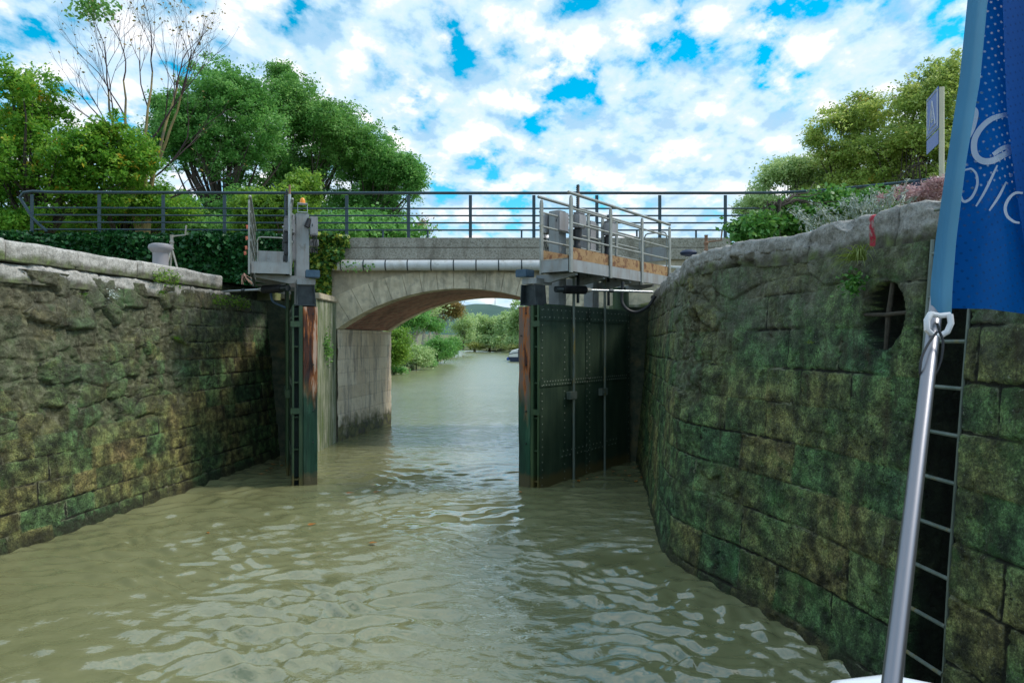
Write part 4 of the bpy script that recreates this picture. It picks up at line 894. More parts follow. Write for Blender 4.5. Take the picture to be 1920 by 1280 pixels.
# frayed rope and little red ribbons on left walkway
fp = MB(); base = P(458, 512, 11.5)
for i in range(16):
    a = random.uniform(0, 6.28); l = random.uniform(0.08, 0.2); fp.tube([base, base + Vector((0.04 * math.cos(a), 0.04 * math.sin(a), -l * 0.5)), base + Vector((0.05 + 0.09 * math.cos(a), 0.07 * math.sin(a), -l))], 0.004, 4)
fo = fp.build('frayed_rope', M['rope_pink'], None); tag(fo, 'frayed pink rope end hanging from corner of the left walkway', 'rope')
for i, (px_, py_) in enumerate(((463, 425), (462, 446), (461, 464), (459, 474))):
    q = P(px_, py_, 12.0); rb = MB(); rb.add([q + Vector((-.02, 0, .03)), q + Vector((.02, .01, .03)), q + Vector((.03, 0, -.03)), q + Vector((-.015, .01, -.04)), q + Vector((0, 0.03, 0))], [(0, 1, 4), (1, 2, 4), (2, 3, 4), (3, 0, 4), (0, 3, 2, 1)])
    o = rb.build('ribbon', M['red_cloth'], None); tag(o, 'small red ribbon tied in the side rails of left walkway', 'ribbon', 'red ribbons on the left walkway')
# ================================================================== wall fittings
def wp(side, y, h, off=0.0):
    Pp, Sp = (PL, SL) if side < 0 else (PR, SR); s = np.array([s_of_y(Pp, Sp, y)]); x, yy, n = frame(Pp, Sp, s, side)
    d = -BATTER_TOP * min(max(h / 3.75, 0), 1) ** 1.1 + off
    return Vector((x[0] + n[0][0] * d, yy[0] + n[1][0] * d, h)), Vector((n[0][0], n[1][0], 0))
lad = empty('ladder', wp(1, 4.48, 0)[0], 0, 'metal rung ladder set in a dark recess of the right lock wall', 'ladder')
lo = lad.location
def lv(v): return v - lo
a0, a1 = 4.30, 4.665
for k, yy in enumerate((a0, a1)):
    mb = MB(); mb.tube([lv(wp(1, yy, h, -0.03)[0]) for h in (-0.2, 1, 2, 3.2)], 0.016 if k else 0.012, 8).build('stile', M['rod_steel'], lad, smooth=True)
for k in range(12):
    h = 0.10 + 0.30 * k
    MB().tube([lv(wp(1, a0, h, -0.03)[0]), lv(wp(1, a1, h, -0.03)[0])], 0.014, 8).build('rung', M['rod_steel'], lad, smooth=True)
gr_ = empty('drain_grille', wp(1, 5.08, hDR)[0], 0, 'two crossed iron bars over the round drain opening in right wall', 'grille'); go = gr_.location
MB().tube([wp(1, 5.08 - 0.26, hDR + 0.02, -0.03)[0] - go, wp(1, 5.08, hDR + 0.01, -0.02)[0] - go, wp(1, 5.08 + 0.26, hDR + 0.02, -0.03)[0] - go], [0.014, 0.016, 0.013], 8).build('bar', M['bark_dark'], gr_, smooth=True)
MB().tube([wp(1, 5.08, hDR - 0.25, -0.05)[0] - go, wp(1, 5.075, hDR, -0.045)[0] - go, wp(1, 5.06, hDR + 0.25, -0.05)[0] - go], [0.017, 0.02, 0.018], 8).build('bar', M['bark_dark'], gr_, smooth=True)
# bollard
b0 = P(301, 492, 11.7); b0.z = 3.66
bo = MB().lathe([(0.27, 0), (0.27, 0.03), (0.16, 0.06), (0.15, 0.12), (0.145, 0.30), (0.15, 0.335), (0.19, 0.365), (0.225, 0.40), (0.232, 0.43), (0.215, 0.465), (0.16, 0.485), (0.02, 0.495)], (0, 0, 0), 28).build('bollard', M['bollard_paint'], None, smooth=True, loc=b0)
bo.scale = (0.84, 0.84, 1.05); tag(bo, 'grey mushroom shaped mooring bollard on the left quay', 'bollard')
bo2 = bo.copy(); COL.objects.link(bo2); bo2.location = P(352, 505, 14.6); bo2.location.z = 3.55; bo2.scale = (0.9, 0.9, 0.6); bo2['label'] = 'small low bollard behind the coping by the tripod crank'
def crank(loc, label, hh, mat, hd):
    o = empty('hand_crank', loc, 0, label, 'hand crank')
    for k, (dx, dy) in enumerate(((0.16, 0.0), (-0.10, 0.12), (-0.10, -0.12))): MB().tube([(dx, dy, 0), (0, 0, hh * 0.72)], 0.016, 6).build('leg', M[mat], o, smooth=True)
    MB().lathe([(0.045, 0), (0.03, 0.02), (0.028, 0.10), (0.04, 0.11), (0.04, 0.14), (0.028, 0.15), (0.028, 0.24), (0.035, 0.26)], (0, 0, hh * 0.70), 12).build('spindle', M[mat], o, smooth=True)
    MB().tube([(0, 0, hh * 0.95), (0.05, 0, hh), (0.25 * hd, 0, hh + 0.02), (0.27 * hd, 0, hh + 0.20)], 0.014, 6).build('handle', M['pale_iron'] if mat == 'pale_iron' else M[mat], o, smooth=True)
    return o
q = P(322, 500, 12.7); q.z = 3.66; crank(q, 'pale tripod hand crank beside the bollard on the left quay', 0.80, 'pale_iron', 1)
q = P(1324, 470, 11.5); q.z = 3.68; crank(q, 'rusty tripod hand crank behind the right wall near the walkway', 0.50, 'rusty_iron', 1)
# dark mooring weight on right coping
q = P(1291, 474, 9.4); mb = MB(); mb.lathe([(0.02, -0.05), (0.10, -0.03), (0.12, 0.0), (0.09, 0.03), (0.02, 0.045)], (0, 0, 0), 14)
o = mb.build('float', M['navy'], None, smooth=True, loc=q); tag(o, 'dark blue rounded float lying on the right coping', 'float')
# information sign
so = Vector((5.35, 8.5, 3.8)); sg_ = empty('road_sign', so, 0, 'blue information sign with a smaller plate on a cream pole by the right quay', 'sign')
MB().tube([(0, 0, -0.1), (0, 0, 1.86)], 0.030, 12).build('pole', M['cream_pole'], sg_, smooth=True)
e_ = Vector((0.3, 0.954, 0)); nn = Vector((-0.954, 0.3, 0))
def panel(z0, z1, wd, nm, mt, off=0.0, th=0.006, st=0.0):
    mb = MB(); a = e_ * st + nn * (0.032 + off); b = e_ * (st + wd) + nn * (0.032 + off); 
    c = [a, b]; mb.add([(a.x, a.y, z0), (b.x, b.y, z0), (b.x, b.y, z1), (a.x, a.y, z1)] + [((a + nn * th).x, (a + nn * th).y, z0), ((b + nn * th).x, (b + nn * th).y, z0), ((b + nn * th).x, (b + nn * th).y, z1), ((a + nn * th).x, (a + nn * th).y, z1)], [(0, 1, 2, 3), (4, 5, 6, 7), (0, 1, 5, 4), (1, 2, 6, 5), (2, 3, 7, 6), (3, 0, 4, 7)])
    return mb.build(nm, M[mt], sg_)
panel(1.36, 1.88, 0.52, 'panel', 'sign_blue'); panel(1.16, 1.34, 0.52, 'lower_panel', 'sign_blue')
def strokes(segs, nm):
    mb = MB()
    for (u0, z0, u1, z1) in segs:
        a = e_ * u0 + nn * 0.0395; b = e_ * u1 + nn * 0.0395; mb.tube([(a.x, a.y, z0), (b.x, b.y, z1)], 0.007, 4)
    mb.build(nm, M['white_paint'], sg_)
strokes([(0.03, 1.39, 0.49, 1.39), (0.49, 1.39, 0.49, 1.85), (0.49, 1.85, 0.03, 1.85), (0.03, 1.85, 0.03, 1.39)], 'border')
strokes([(0.12, 1.45, 0.26, 1.78), (0.26, 1.78, 0.40, 1.45), (0.12, 1.45, 0.40, 1.45), (0.26, 1.50, 0.26, 1.66), (0.20, 1.53, 0.32, 1.53)], 'pictogram')
# dark tilted board among the flowers
q = P(1708, 358, 9.0); mb = MB(); mb.prism([(-0.22, -0.12), (0.05, 0.13), (0.14, 0.15), (0.16, -0.12)], -0.03, 0.03); o = mb.build('board', M['navy'], None, loc=q, bevel=0.006); tag(o, 'dark navy slanted board standing among pink flowers on right quay', 'board')
MB().box(-0.02, 0.02, -0.02, 0.02, -0.6, -0.1).build('stake', M['navy'], o)
# ================================================================== foliage
def leafmesh(name, C, size, mat, parent=None, up=0.35, aspect=0.55, jitter=0.35, direction=None, rr=None):
    n = len(C); C = np.asarray(C); r = rng
    nrm = r.normal(size=(n, 3)); nrm[:, 2] = np.abs(nrm[:, 2]) + up; nrm /= np.linalg.norm(nrm, axis=1)[:, None]
    if direction is None: a = r.normal(size=(n, 3))
    else: a = direction + 0.5 * r.normal(size=(n, 3))
    a -= nrm * (a * nrm).sum(1)[:, None]; a /= np.linalg.norm(a, axis=1)[:, None]; b = np.cross(nrm, a)
    s = (size * (1 + jitter * r.uniform(-1, 1, n)))[:, None]
    V = np.stack([C - a * s * 0.5, C + b * s * aspect * 0.5 + nrm * s * 0.08, C + a * s * 0.5, C - b * s * aspect * 0.5 + nrm * s * 0.08], 1).reshape(-1, 3)
    ra = np.repeat(r.random(n) if rr is None else rr, 4)
    return mesh_np(name, V, np.arange(4 * n).reshape(-1, 4), mat, parent, False, {'r': ra})
def Yt(b): return b[1]
def tree(label, base, lobes, nclump, per, lsize, mat, bark='bark_dark', trunk_r=0.22, cl_r=0.55, limbs=26, kindname='broadleaf_tree', group=None, hollow=0.55, split=0.35, cat='tree', gapf=0.0):
    """lobes: (center xyz, radius xyz, weight)"""
    if Yt(base) > 20 and nclump > 250: nclump, per, cl_r = int(nclump * 2.7), int(per * 0.40), cl_r * 0.52
    base = Vector(base); t = empty(kindname, base, 0, label, cat, group)
    w = np.array([l[2] for l in lobes], float); w /= w.sum(); pts = []
    subs = []
    for l in lobes:
        for _ in range(15):
            d = rng.normal(size=3); d /= np.linalg.norm(d); d[2] = d[2] * 0.8 + 0.1
            subs.append((np.array(l[0]) + d * rng.uniform(0.30, 0.88) * np.array(l[1]), np.array(l[1]) * rng.uniform(0.26, 0.55), l[2]))
    sw_ = np.array([q[2] for q in subs], float); sw_ /= sw_.sum()
    cen = np.average(np.array([l[0] for l in lobes]), axis=0, weights=w)
    for _ in range(nclump * 3):
        l = subs[rng.choice(len(subs), p=sw_)] if rng.random() < 0.93 else lobes[rng.choice(len(lobes), p=w)]; d = rng.normal(size=3); d /= np.linalg.norm(d)
        rad = hollow + (1 - hollow) * rng.random() ** 0.6
        p = np.array(l[0]) + d * rad * np.array(l[1])
        if p[2] < base.z + 0.25: continue
        if vnoise(np.array([p[0] * 0.45]), np.array([p[2] * 0.45]), np.array([p[1] * 0.45]))[0] < -0.62 + gapf and cl_r > 0.2: continue
        pts.append(p)
        if len(pts) >= nclump: break
    pts = np.array(pts) - np.array(base)
    m = len(pts); cr = cl_r * rng.uniform(0.5, 1.3, m); shade_ = rng.random(m)
    C = np.repeat(pts, per, 0) + rng.normal(size=(m * per, 3)) * np.repeat(cr, per)[:, None] * np.array([0.62, 0.62, 0.42]) - np.array([0, 0, 0])
    rr = np.clip(np.repeat(shade_, per) * 0.5 + rng.random(m * per) * 0.5, 0, 1)
    leafmesh('crown', C, lsize, M[mat], t, rr=rr)
    # trunk and limbs
    mb = MB(); cl = Vector(cen) - base; fork = Vector((cl.x * 0.25, cl.y * 0.25, max(0.8, cl.z * split)))
    mb.tube([(0, 0, -0.3), (fork.x * 0.3 + 0.05, fork.y * 0.3, fork.z * 0.5), fork], [trunk_r * 1.25, trunk_r, trunk_r * 0.8], 10)
    sel = rng.choice(m, min(limbs, m), replace=False)
    for i in sel:
        e = Vector(pts[i]); mid = fork.lerp(e, 0.5) + Vector((random.uniform(-.3, .3), random.uniform(-.3, .3), random.uniform(0.0, .6))) * trunk_r * 4
        q1 = fork.lerp(mid, 0.5) + Vector((0, 0, trunk_r)); r0 = trunk_r * random.uniform(0.3, 0.55)
        mb.tube([fork - Vector((0, 0, 0.1)), q1, mid, mid.lerp(e, 0.55) + Vector((random.uniform(-.2, .2), 0, random.uniform(-.1, .3))), e], [r0, r0 * 0.8, r0 * 0.55, r0 * 0.3, r0 * 0.1], 6)
    mb.build('trunk', M[bark], t, smooth=True)
    return t
def lob(px_, py_, rx, ry, Y, w=1, dep=1.0):
    c = P(px_, py_, Y); k = Y / F; return ((c.x, c.y, c.z), (rx * k, rx * k * dep, ry * k), w)
def Gd(px_, Y, z=1.15): return Vector(((px_ - 960) / F * Y, Y, z))
# big trees left beyond the bridge
tree('dark leafed oak in the middle of the left tree group, dark forked trunk showing through', P(425, 560, 34), [lob(420, 190, 90, 85, 34, 2), lob(380, 260, 90, 80, 34, 2), lob(470, 270, 80, 90, 34, 1.5), lob(325, 250, 60, 85, 33, 1.4), lob(350, 400, 90, 40, 33, 0.8), lob(480, 400, 70, 45, 33, 0.8)], 980, 95, 0.135, 'leaf_deep', trunk_r=0.27, cl_r=0.55, limbs=50, kindname='oak_tree')
tree('tall rounded green tree behind the middle of the railing', P(560, 560, 38), [lob(560, 230, 80, 85, 38, 2), lob(620, 260, 80, 80, 38, 2), lob(540, 350, 80, 90, 38, 1.5), lob(530, 150, 30, 30, 38, 0.3)], 880, 95, 0.145, 'leaf_mid', trunk_r=0.26, cl_r=0.6, limbs=50)
tree('rounded green tree at the right end of left tree group, reaching out over the canal', P(690, 560, 40), [lob(680, 280, 80, 75, 40, 2), lob(730, 340, 62, 70, 40, 2), lob(660, 390, 100, 60, 40, 2), lob(775, 340, 22, 40, 39, 0.4), lob(620, 420, 80, 35, 38, 0.8)], 950, 95, 0.145, 'leaf_deep', trunk_r=0.26, cl_r=0.6, limbs=40)
tree('yellow green tree with drooping leaves at the far left edge', P(60, 560, 25), [lob(70, 210, 90, 85, 25, 2), lob(-20, 300, 110, 120, 25, 2), lob(120, 320, 100, 100, 25, 2), lob(40, 420, 110, 40, 25, 1), lob(175, 240, 65, 80, 25, 1.4), lob(230, 300, 60, 60, 25, 1)], 900, 70, 0.135, 'leaf_yellow', trunk_r=0.2, cl_r=0.42, limbs=44, kindname='walnut_tree', hollow=0.45, gapf=0.40)
tree('yellowing low tree behind the left half of the railing', P(230, 560, 27), [lob(220, 310, 90, 75, 27, 2), lob(240, 400, 110, 45, 27, 2), lob(300, 390, 60, 45, 27, 1)], 620, 70, 0.125, 'leaf_yellow', trunk_r=0.16, cl_r=0.4, limbs=36, kindname='walnut_tree', gapf=0.30)
tree('bright green sapling right behind the railing left of the orange beacon', P(520, 520, 24), [lob(520, 400, 70, 55, 24, 2), lob(560, 370, 40, 50, 24, 1), lob(470, 420, 30, 25, 24, 0.5)], 260, 70, 0.15, 'leaf_light', trunk_r=0.08, cl_r=0.35, limbs=18, kindname='young_tree')
# bare tree
def bare_tree():
    b = P(268, 560, 26.5); t = empty('bare_tree', b, 0, 'tall bare tree with yellowish trunk and dark leafless branches above the left trees', 'tree')
    mb = MB(); tw = MB(); leaves = []
    def grow(p, d, l, r_, depth):
        n = 4; pts = [p]; dd = d.copy()
        for i in range(n):
            dd = (dd + Vector((random.gauss(0, .10), random.gauss(0, .10), random.gauss(0.03, .05)))).normalized(); pts.append(pts[-1] + dd * l / n)
        (mb if depth < 1 else tw).tube(pts, [r_ * (1 - 0.5 * i / n) for i in range(n + 1)], 7 if depth < 2 else 4)
        if depth < 5:
            for k in range(2 if depth < 1 else 3):
                q_ = random.uniform(0.45, 1.0) if k else 1.0; ii = min(n, max(1, int(q_ * n)))
                ax = Vector((random.gauss(0, 1), random.gauss(0, .8), 0.2)).normalized(); nd = (dd * 1.0 + ax * random.uniform(0.28, 0.55)).normalized()
                grow(pts[ii], nd, l * random.uniform(0.55, 0.78), r_ * 0.5, depth + 1)
        else: leaves.append(np.array(pts[-1]))
    for dx, a in ((0.0, 0.02), (0.3, 0.20), (-0.3, -0.22), (0.1, 0.36), (-0.1, -0.38)):
        z0 = 5.6 + random.uniform(-.6, .8); x0 = dx + a * 1.5
        mb.tube([(dx * 0.3, 0, -0.2), (dx * 0.6, 0, 2.5), (x0, random.uniform(-.3, .3), z0)], [0.13, 0.10, 0.075], 8)
        grow(Vector((x0, 0, z0)), Vector((a * 0.9, random.uniform(-.1, .1), 1)).normalized(), 3.0 - abs(a), 0.06, 0)
    for x0, z0, d_, l_ in ((0.3, 4.6, (0.85, 0, 0.62), 2.2), (0.2, 6.0, (0.6, 0, 0.8), 2.4), (-0.2, 5.5, (-0.7, 0, 0.8), 2.2), (0.4, 3.6, (0.9, -.1, 0.35), 1.8)): grow(Vector((x0, 0, z0)), Vector(d_).normalized(), l_, 0.045, 2)
    mb.build('trunk', M['bark_yellow'], t, smooth=True); tw.build('branches', M['twig'], t)
    Lv = np.array(leaves); Lv = Lv[rng.random(len(Lv)) < 0.4]; leafmesh('dry_leaves', Lv, 0.13, M['leaf_rust'], t)
    c0 = np.array(P(175, 12, 26.0) - b); C = c0 + rng.normal(size=(420, 3)) * np.array([0.40, 0.3, 0.26]); leafmesh('leaf_tuft', C, 0.20, M['leaf_mid'], t)
bare_tree()
# slim grey trunks in the middle of the group, and ground level thicket behind railing
def thicket(label, name, lobes, n, per, ls, mat, clr, base, group=None, cat='bush'):
    t = tree(label, base, lobes, n, per, ls, mat, trunk_r=0.05, cl_r=clr, limbs=14, kindname=name, group=group, hollow=0.2, split=0.2, cat=cat); return t
thicket('dark thicket filling the view under the oak crown behind the railing', 'bush', [lob(300, 440, 90, 30, 30, 1), lob(430, 430, 90, 30, 30, 1), lob(140, 430, 90, 25, 29, 1)], 260, 60, 0.18, 'leaf_mid', 0.5, P(300, 540, 30))
thicket('dense green bush behind the railing right of the orange beacon', 'bush', [lob(640, 440, 80, 40, 27, 1), lob(720, 440, 60, 40, 28, 1)], 200, 60, 0.17, 'leaf_deep', 0.45, P(690, 560, 27))
thicket('small sparse rusty bush peeping through the railing right of the big trees', 'bush', [lob(795, 425, 28, 24, 45, 1)], 22, 20, 0.16, 'leaf_rust', 0.4, P(795, 560, 45))
# right trees
tree('tall feathery locust tree on the right, partly behind the flag', P(1690, 520, 26), [lob(1740, 180, 70, 75, 26, 2), lob(1690, 260, 90, 70, 26, 2), lob(1800, 260, 70, 100, 26, 1.5), lob(1620, 240, 60, 40, 26, 0.8), lob(1780, 140, 40, 40, 26, 0.7), lob(1750, 340, 90, 36, 26, 1.3)], 620, 75, 0.115, 'leaf_locust', trunk_r=0.13, cl_r=0.42, limbs=60, kindname='locust_tree', hollow=0.35, gapf=0.32)
tree('middle feathery locust tree on the right beside the tallest one', P(1600, 520, 28), [lob(1600, 225, 75, 50, 28, 1.8), lob(1620, 300, 80, 45, 28, 1.5), lob(1550, 265, 50, 60, 28, 1.3), lob(1660, 320, 60, 40, 28, 1), lob(1600, 355, 110, 28, 28, 1.4)], 480, 70, 0.12, 'leaf_locust', trunk_r=0.12, cl_r=0.42, limbs=50, kindname='locust_tree', hollow=0.35, gapf=0.15)
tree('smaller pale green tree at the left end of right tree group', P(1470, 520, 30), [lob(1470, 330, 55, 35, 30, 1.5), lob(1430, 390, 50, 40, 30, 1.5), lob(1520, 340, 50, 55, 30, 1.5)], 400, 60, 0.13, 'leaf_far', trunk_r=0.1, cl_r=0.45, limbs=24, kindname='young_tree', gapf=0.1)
# right-hand planting on the quay
tree('dense green shrub spilling over the right coping near the railing', P(1450, 480, 9.5), [lob(1425, 430, 55, 28, 9.6, 2), lob(1480, 412, 50, 34, 10, 2), lob(1545, 390, 45, 36, 10.2, 1.5), lob(1400, 448, 30, 12, 9.3, 0.6), lob(1600, 400, 70, 24, 9.8, 1.2)], 420, 34, 0.085, 'leaf_shrub', trunk_r=0.03, cl_r=0.14, limbs=30, kindname='shrub', cat='shrub', hollow=0.2)
tree('dense green shrub by railing right of the spilling one', P(1560, 460, 11.5), [lob(1550, 388, 60, 24, 11.5, 1), lob(1640, 380, 40, 16, 11.5, 1)], 170, 34, 0.09, 'leaf_shrub', trunk_r=0.03, cl_r=0.16, limbs=20, kindname='shrub', cat='shrub', hollow=0.2)
def spikes(label, name, cx0, cx1, py, Y, n, hgt, mat, ls, tilt=(0, 0), per=26, group=None, cat='plant', stemmat='leaf_silver'):
    c = P((cx0 + cx1) / 2, py, Y); t = empty(name, c, 0, label, cat, group); st = MB(); pts = []; dirs = []
    for i in range(n):
        b = P(random.uniform(cx0, cx1), py, Y) - c; b = Vector((b.x, random.uniform(-.25, .25), random.uniform(-.05, 0.05)))
        d = Vector((random.gauss(tilt[0], .45), random.gauss(tilt[1], .4), 1)).normalized() * hgt * random.uniform(0.5, 1.15)
        e = b + d; m_ = b.lerp(e, 0.5) + Vector((0, 0, 0.05)); st.tube([b, m_, e], [0.004, 0.003, 0.002], 3)
        for k in range(per):
            f = random.uniform(0.15, 1); q_ = (b.lerp(m_, f * 2) if f < .5 else m_.lerp(e, f * 2 - 1)); pts.append(np.array(q_) + rng.normal(size=3) * 0.012); dirs.append(np.array(d.normalized()))
    me = st.build('stems', M['reed'], t); leafmesh('leaves', np.array(pts), ls, M[mat], t, direction=np.array(dirs), aspect=0.3)
spikes('silvery plant with long pale stems leaning left over the right coping', 'silver_plant', 1520, 1620, 440, 7.6, 44, 0.38, 'leaf_silver', 0.045, (-0.7, -0.1))
spikes('silvery plant with upright pale stems between the leaning one and pink flowers', 'silver_plant', 1600, 1690, 410, 7.4, 50, 0.30, 'leaf_silver', 0.045, (0.1, 0))
tree('mound of pale pink flowers on the right quay beside the flag', P(1720, 430, 7.6), [lob(1700, 370, 48, 24, 7.6, 1), lob(1750, 360, 40, 28, 7.4, 1)], 150, 34, 0.030, 'flower_pink', trunk_r=0.01, cl_r=0.06, limbs=12, kindname='flowers', cat='flowers', hollow=0.2)
# weeds on the walls
def tuft(label, pos, n, ln, mat, droop, lean=(0, 0, 0), w=0.010, name='grass_tuft'):
    o = MB(); 
    for i in range(n):
        a = random.uniform(-1.6, 1.6); d = Vector((lean[0] + 0.6 * math.sin(a) * 0.8, lean[1] + random.uniform(-.3, .3), lean[2] + random.uniform(0.1, 0.9))).normalized()
        l = ln * random.uniform(0.5, 1.1); p = Vector((random.gauss(0, .02), random.gauss(0, .02), 0)); pts = []
        for k in range(6): f = k / 5; pts.append(p + d * l * f + Vector((0, 0, -droop * l * f * f)))
        side = d.cross(Vector((0.3, 1, 0))).normalized() * w * 0.5; vs_ = []
        for k, q_ in enumerate(pts): s_ = 1 - (k / 5) ** 1.5; vs_ += [q_ - side * s_, q_ + side * s_ + Vector((0, 0.0005, 0.0005))]
        o.add(vs_, [(2 * k, 2 * k + 1, 2 * k + 3, 2 * k + 2) for k in range(5)])
    ob = o.build(name, M[mat], None, loc=pos); tag(ob, label, 'grass' if name == 'grass_tuft' else 'plant'); return ob
pos = wp(1, 5.26, 3.13, 0.09)[0]; tuft('long yellow green grass tuft hanging from right wall above the drain opening', pos, 60, 0.42, 'reed', 0.9, (-0.45, -0.2, 0.1), 0.011)
pos = wp(1, 5.30, 2.95, 0.10)[0]; C = np.array(pos) + rng.normal(size=(170, 3)) * np.array([0.045, 0.05, 0.045]); o = leafmesh('wall_plant', C, 0.04, M['leaf_shrub'], None, aspect=0.7); tag(o, 'small round leafed plant just above the drain opening', 'plant')
pos = wp(1, 5.9, 2.48, 0.03)[0]; tuft('tiny pale grass sprig in middle of right wall', pos, 9, 0.13, 'reed', 0.9, (-0.2, -0.2, 0.3), 0.006)
for (yy, hh, n_, ln_, lab) in ((11.0, 3.28, 24, 0.28, 'grass tuft drooping below the left coping near the bollard'), (11.3, 2.55, 14, 0.30, 'grass tuft hanging midway down the left wall'), (9.4, 3.15, 12, 0.14, 'small green sprig under the coping at far left')):
    tuft(lab, wp(-1, yy, hh, 0.10)[0], n_, ln_, 'leaf_light', 1.3, (0.3, -0.2, 0.0), 0.012)
def mossy(label, yy0, yy1, h0, h1, n, ls, mat='leaf_light', name='wall_plant'):
    pts = []
    for i in range(n):
        y_ = random.uniform(yy0, yy1); h_ = random.triangular(h0, h1, (h0 + h1) / 2); pts.append(np.array(wp(-1, y_, h_, 0.05 + abs(random.gauss(0, .03)))[0]))
    o = leafmesh(name, np.array(pts), ls, M[mat], None); tag(o, label, 'plant')
mossy('leafy green weeds growing between the coping stones by bollard', 10.9, 11.6, 3.38, 3.72, 320, 0.04)
mossy('green weeds hanging at the far end of the left coping', 12.6, 14.0, 3.12, 3.42, 420, 0.045)
mossy('white speckled weed on left wall below the coping', 9.9, 10.1, 3.10, 3.30, 70, 0.035, 'leaf_silver')
# ferns on wing wall
C = np.array([-4.34, 16.1, 2.35]) + rng.normal(size=(260, 3)) * np.array([0.05, 0.10, 0.17]); o = leafmesh('fern', C, 0.07, M['leaf_mid'], None); tag(o, 'small green fern clinging to the wing wall beside the arch', 'plant')
# ivy: on the abutment wall
def ivy(label, quads_, n, ls, mat, name='ivy'):
    pts = []
    for (x0, x1, y0, y1, z0, z1, w) in quads_:
        k = int(n * w); X = rng.uniform(x0, x1, k); Z = rng.uniform(z0, z1, k); bulge = 0.12 + 0.14 * fbm(X * 1.3, Z * 1.5, o=3) ; Yy = y0 + (y1 - y0) * (X - x0) / (x1 - x0) - bulge + rng.normal(size=k) * 0.06
        pts.append(np.stack([X, Yy, Z + 0.06 * vnoise(X * 2, X * 0)], -1))
    C = np.concatenate(pts); n_ = len(C)
    o = leafmesh(name, C, ls, M[mat], None, up=0.15, aspect=0.85); return tag(o, label, 'ivy')
ivy('dense dark ivy covering the low wall left of the bridge', [(-13.4, -5.2, 16.95, 16.9, 3.4, 5.12, 0.75), (-13.4, -6.0, 17.1, 17.2, 4.95, 5.22, 0.15), (-15.0, -13.0, 16.4, 17.0, 3.4, 4.9, 0.14)], 26000, 0.11, 'leaf_ivy')
ivy('yellow edged ivy tumbling over the parapet beside the left gate', [(-5.3, -4.3, 16.75, 16.75, 4.30, 5.15, 0.5), (-5.1, -4.45, 16.8, 16.8, 3.55, 4.40, 0.28), (-4.5, -4.0, 16.85, 16.85, 4.85, 5.12, 0.1), (-4.6, -4.1, 16.7, 16.7, 4.5, 4.8, 0.08)], 5200, 0.11, 'leaf_ivy_edge')
ivy('few ivy sprigs creeping along the pipe', [(-4.2, -3.3, 16.62, 16.62, 4.22, 4.50, 1)], 70, 0.06, 'leaf_shrub')
# ================================================================== beyond the bridge
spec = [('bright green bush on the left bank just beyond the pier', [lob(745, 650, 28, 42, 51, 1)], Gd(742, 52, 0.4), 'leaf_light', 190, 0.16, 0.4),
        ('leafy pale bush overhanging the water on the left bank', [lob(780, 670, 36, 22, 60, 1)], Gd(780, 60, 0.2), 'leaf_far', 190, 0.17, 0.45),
        ('round dark green bush at the water edge midway along the left bank', [lob(822, 658, 32, 26, 78, 1)], Gd(820, 78, 0.2), 'leaf_deep', 200, 0.2, 0.6),
        ('green bush at the point of the left bank', [lob(846, 652, 18, 18, 108, 1)], Gd(846, 108, 0.2), 'leaf_mid', 130, 0.28, 0.7),
        ('dark low bush at foot of left bank', [lob(800, 682, 18, 10, 67, 1), lob(745, 698, 18, 10, 52, 0.6)], Gd(795, 67, 0.0), 'leaf_deep', 90, 0.17, 0.35)]
for lab, lb, bs, mt, n_, ls, cr in spec: thicket(lab, 'bush', lb, n_, 50, ls, mt, cr, bs)
tree('small dark green tree on left bank with slim pale trunk', Gd(763, 62), [lob(775, 602, 38, 25, 62, 1), lob(805, 612, 25, 16, 64, 1), lob(750, 592, 30, 22, 62, 1)], 230, 50, 0.2, 'leaf_deep', bark='bark_pale', trunk_r=0.16, cl_r=0.5, limbs=16, kindname='plane_tree')
tree('rusty leafed tree overhanging the canal seen through the arch', Gd(815, 90), [lob(848, 585, 22, 20, 90, 1), lob(830, 570, 30, 18, 90, 1), lob(800, 600, 25, 25, 90, 0.6)], 170, 40, 0.26, 'leaf_rust', bark='bark_pale', trunk_r=0.2, cl_r=0.6, limbs=16, kindname='plane_tree', gapf=0.1)
for i, (x_, Y_, lab) in enumerate(((778, 75, 'second pale plane trunk from the pier in the left bank row'), (792, 88, 'third pale plane trunk from the pier in the left bank row'), (803, 100, 'fourth pale plane trunk from the pier in the left bank row'), (812, 112, 'farthest pale plane trunk of the left bank row'))):
    tree(lab, Gd(x_, Y_), [lob(x_ + 12, 560, 40, 40, Y_, 1)], 110, 34, 0.3, 'leaf_mid' if i % 2 else 'leaf_far', bark='bark_pale', trunk_r=0.26, cl_r=0.8, limbs=12, kindname='plane_tree', group='plane trees along the left towpath')
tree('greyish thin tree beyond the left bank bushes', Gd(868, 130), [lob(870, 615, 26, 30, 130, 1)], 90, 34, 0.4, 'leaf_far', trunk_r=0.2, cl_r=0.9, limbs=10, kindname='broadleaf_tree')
far = [(890, 620, 28, 30, 175, 'leftmost'), (918, 616, 30, 30, 170, 'second from the left'), (945, 618, 28, 30, 165, 'middle'), (975, 606, 28, 42, 155, 'fourth from the left'), (1010, 600, 40, 50, 150, 'rightmost')]
for (x_, y_, rx, ry, Y_, w_) in far:
    tree('pale green tree on the far canal bank, %s of five' % w_, Gd(x_, Y_, 0.3), [lob(x_, y_, rx, ry, Y_, 1), lob(x_, 640, rx, 14, Y_ - 3, 0.4)], 260, 40, 0.5, 'leaf_far', trunk_r=0.3, cl_r=1.1, limbs=10, kindname='bank_tree', group='trees on the far canal bank')
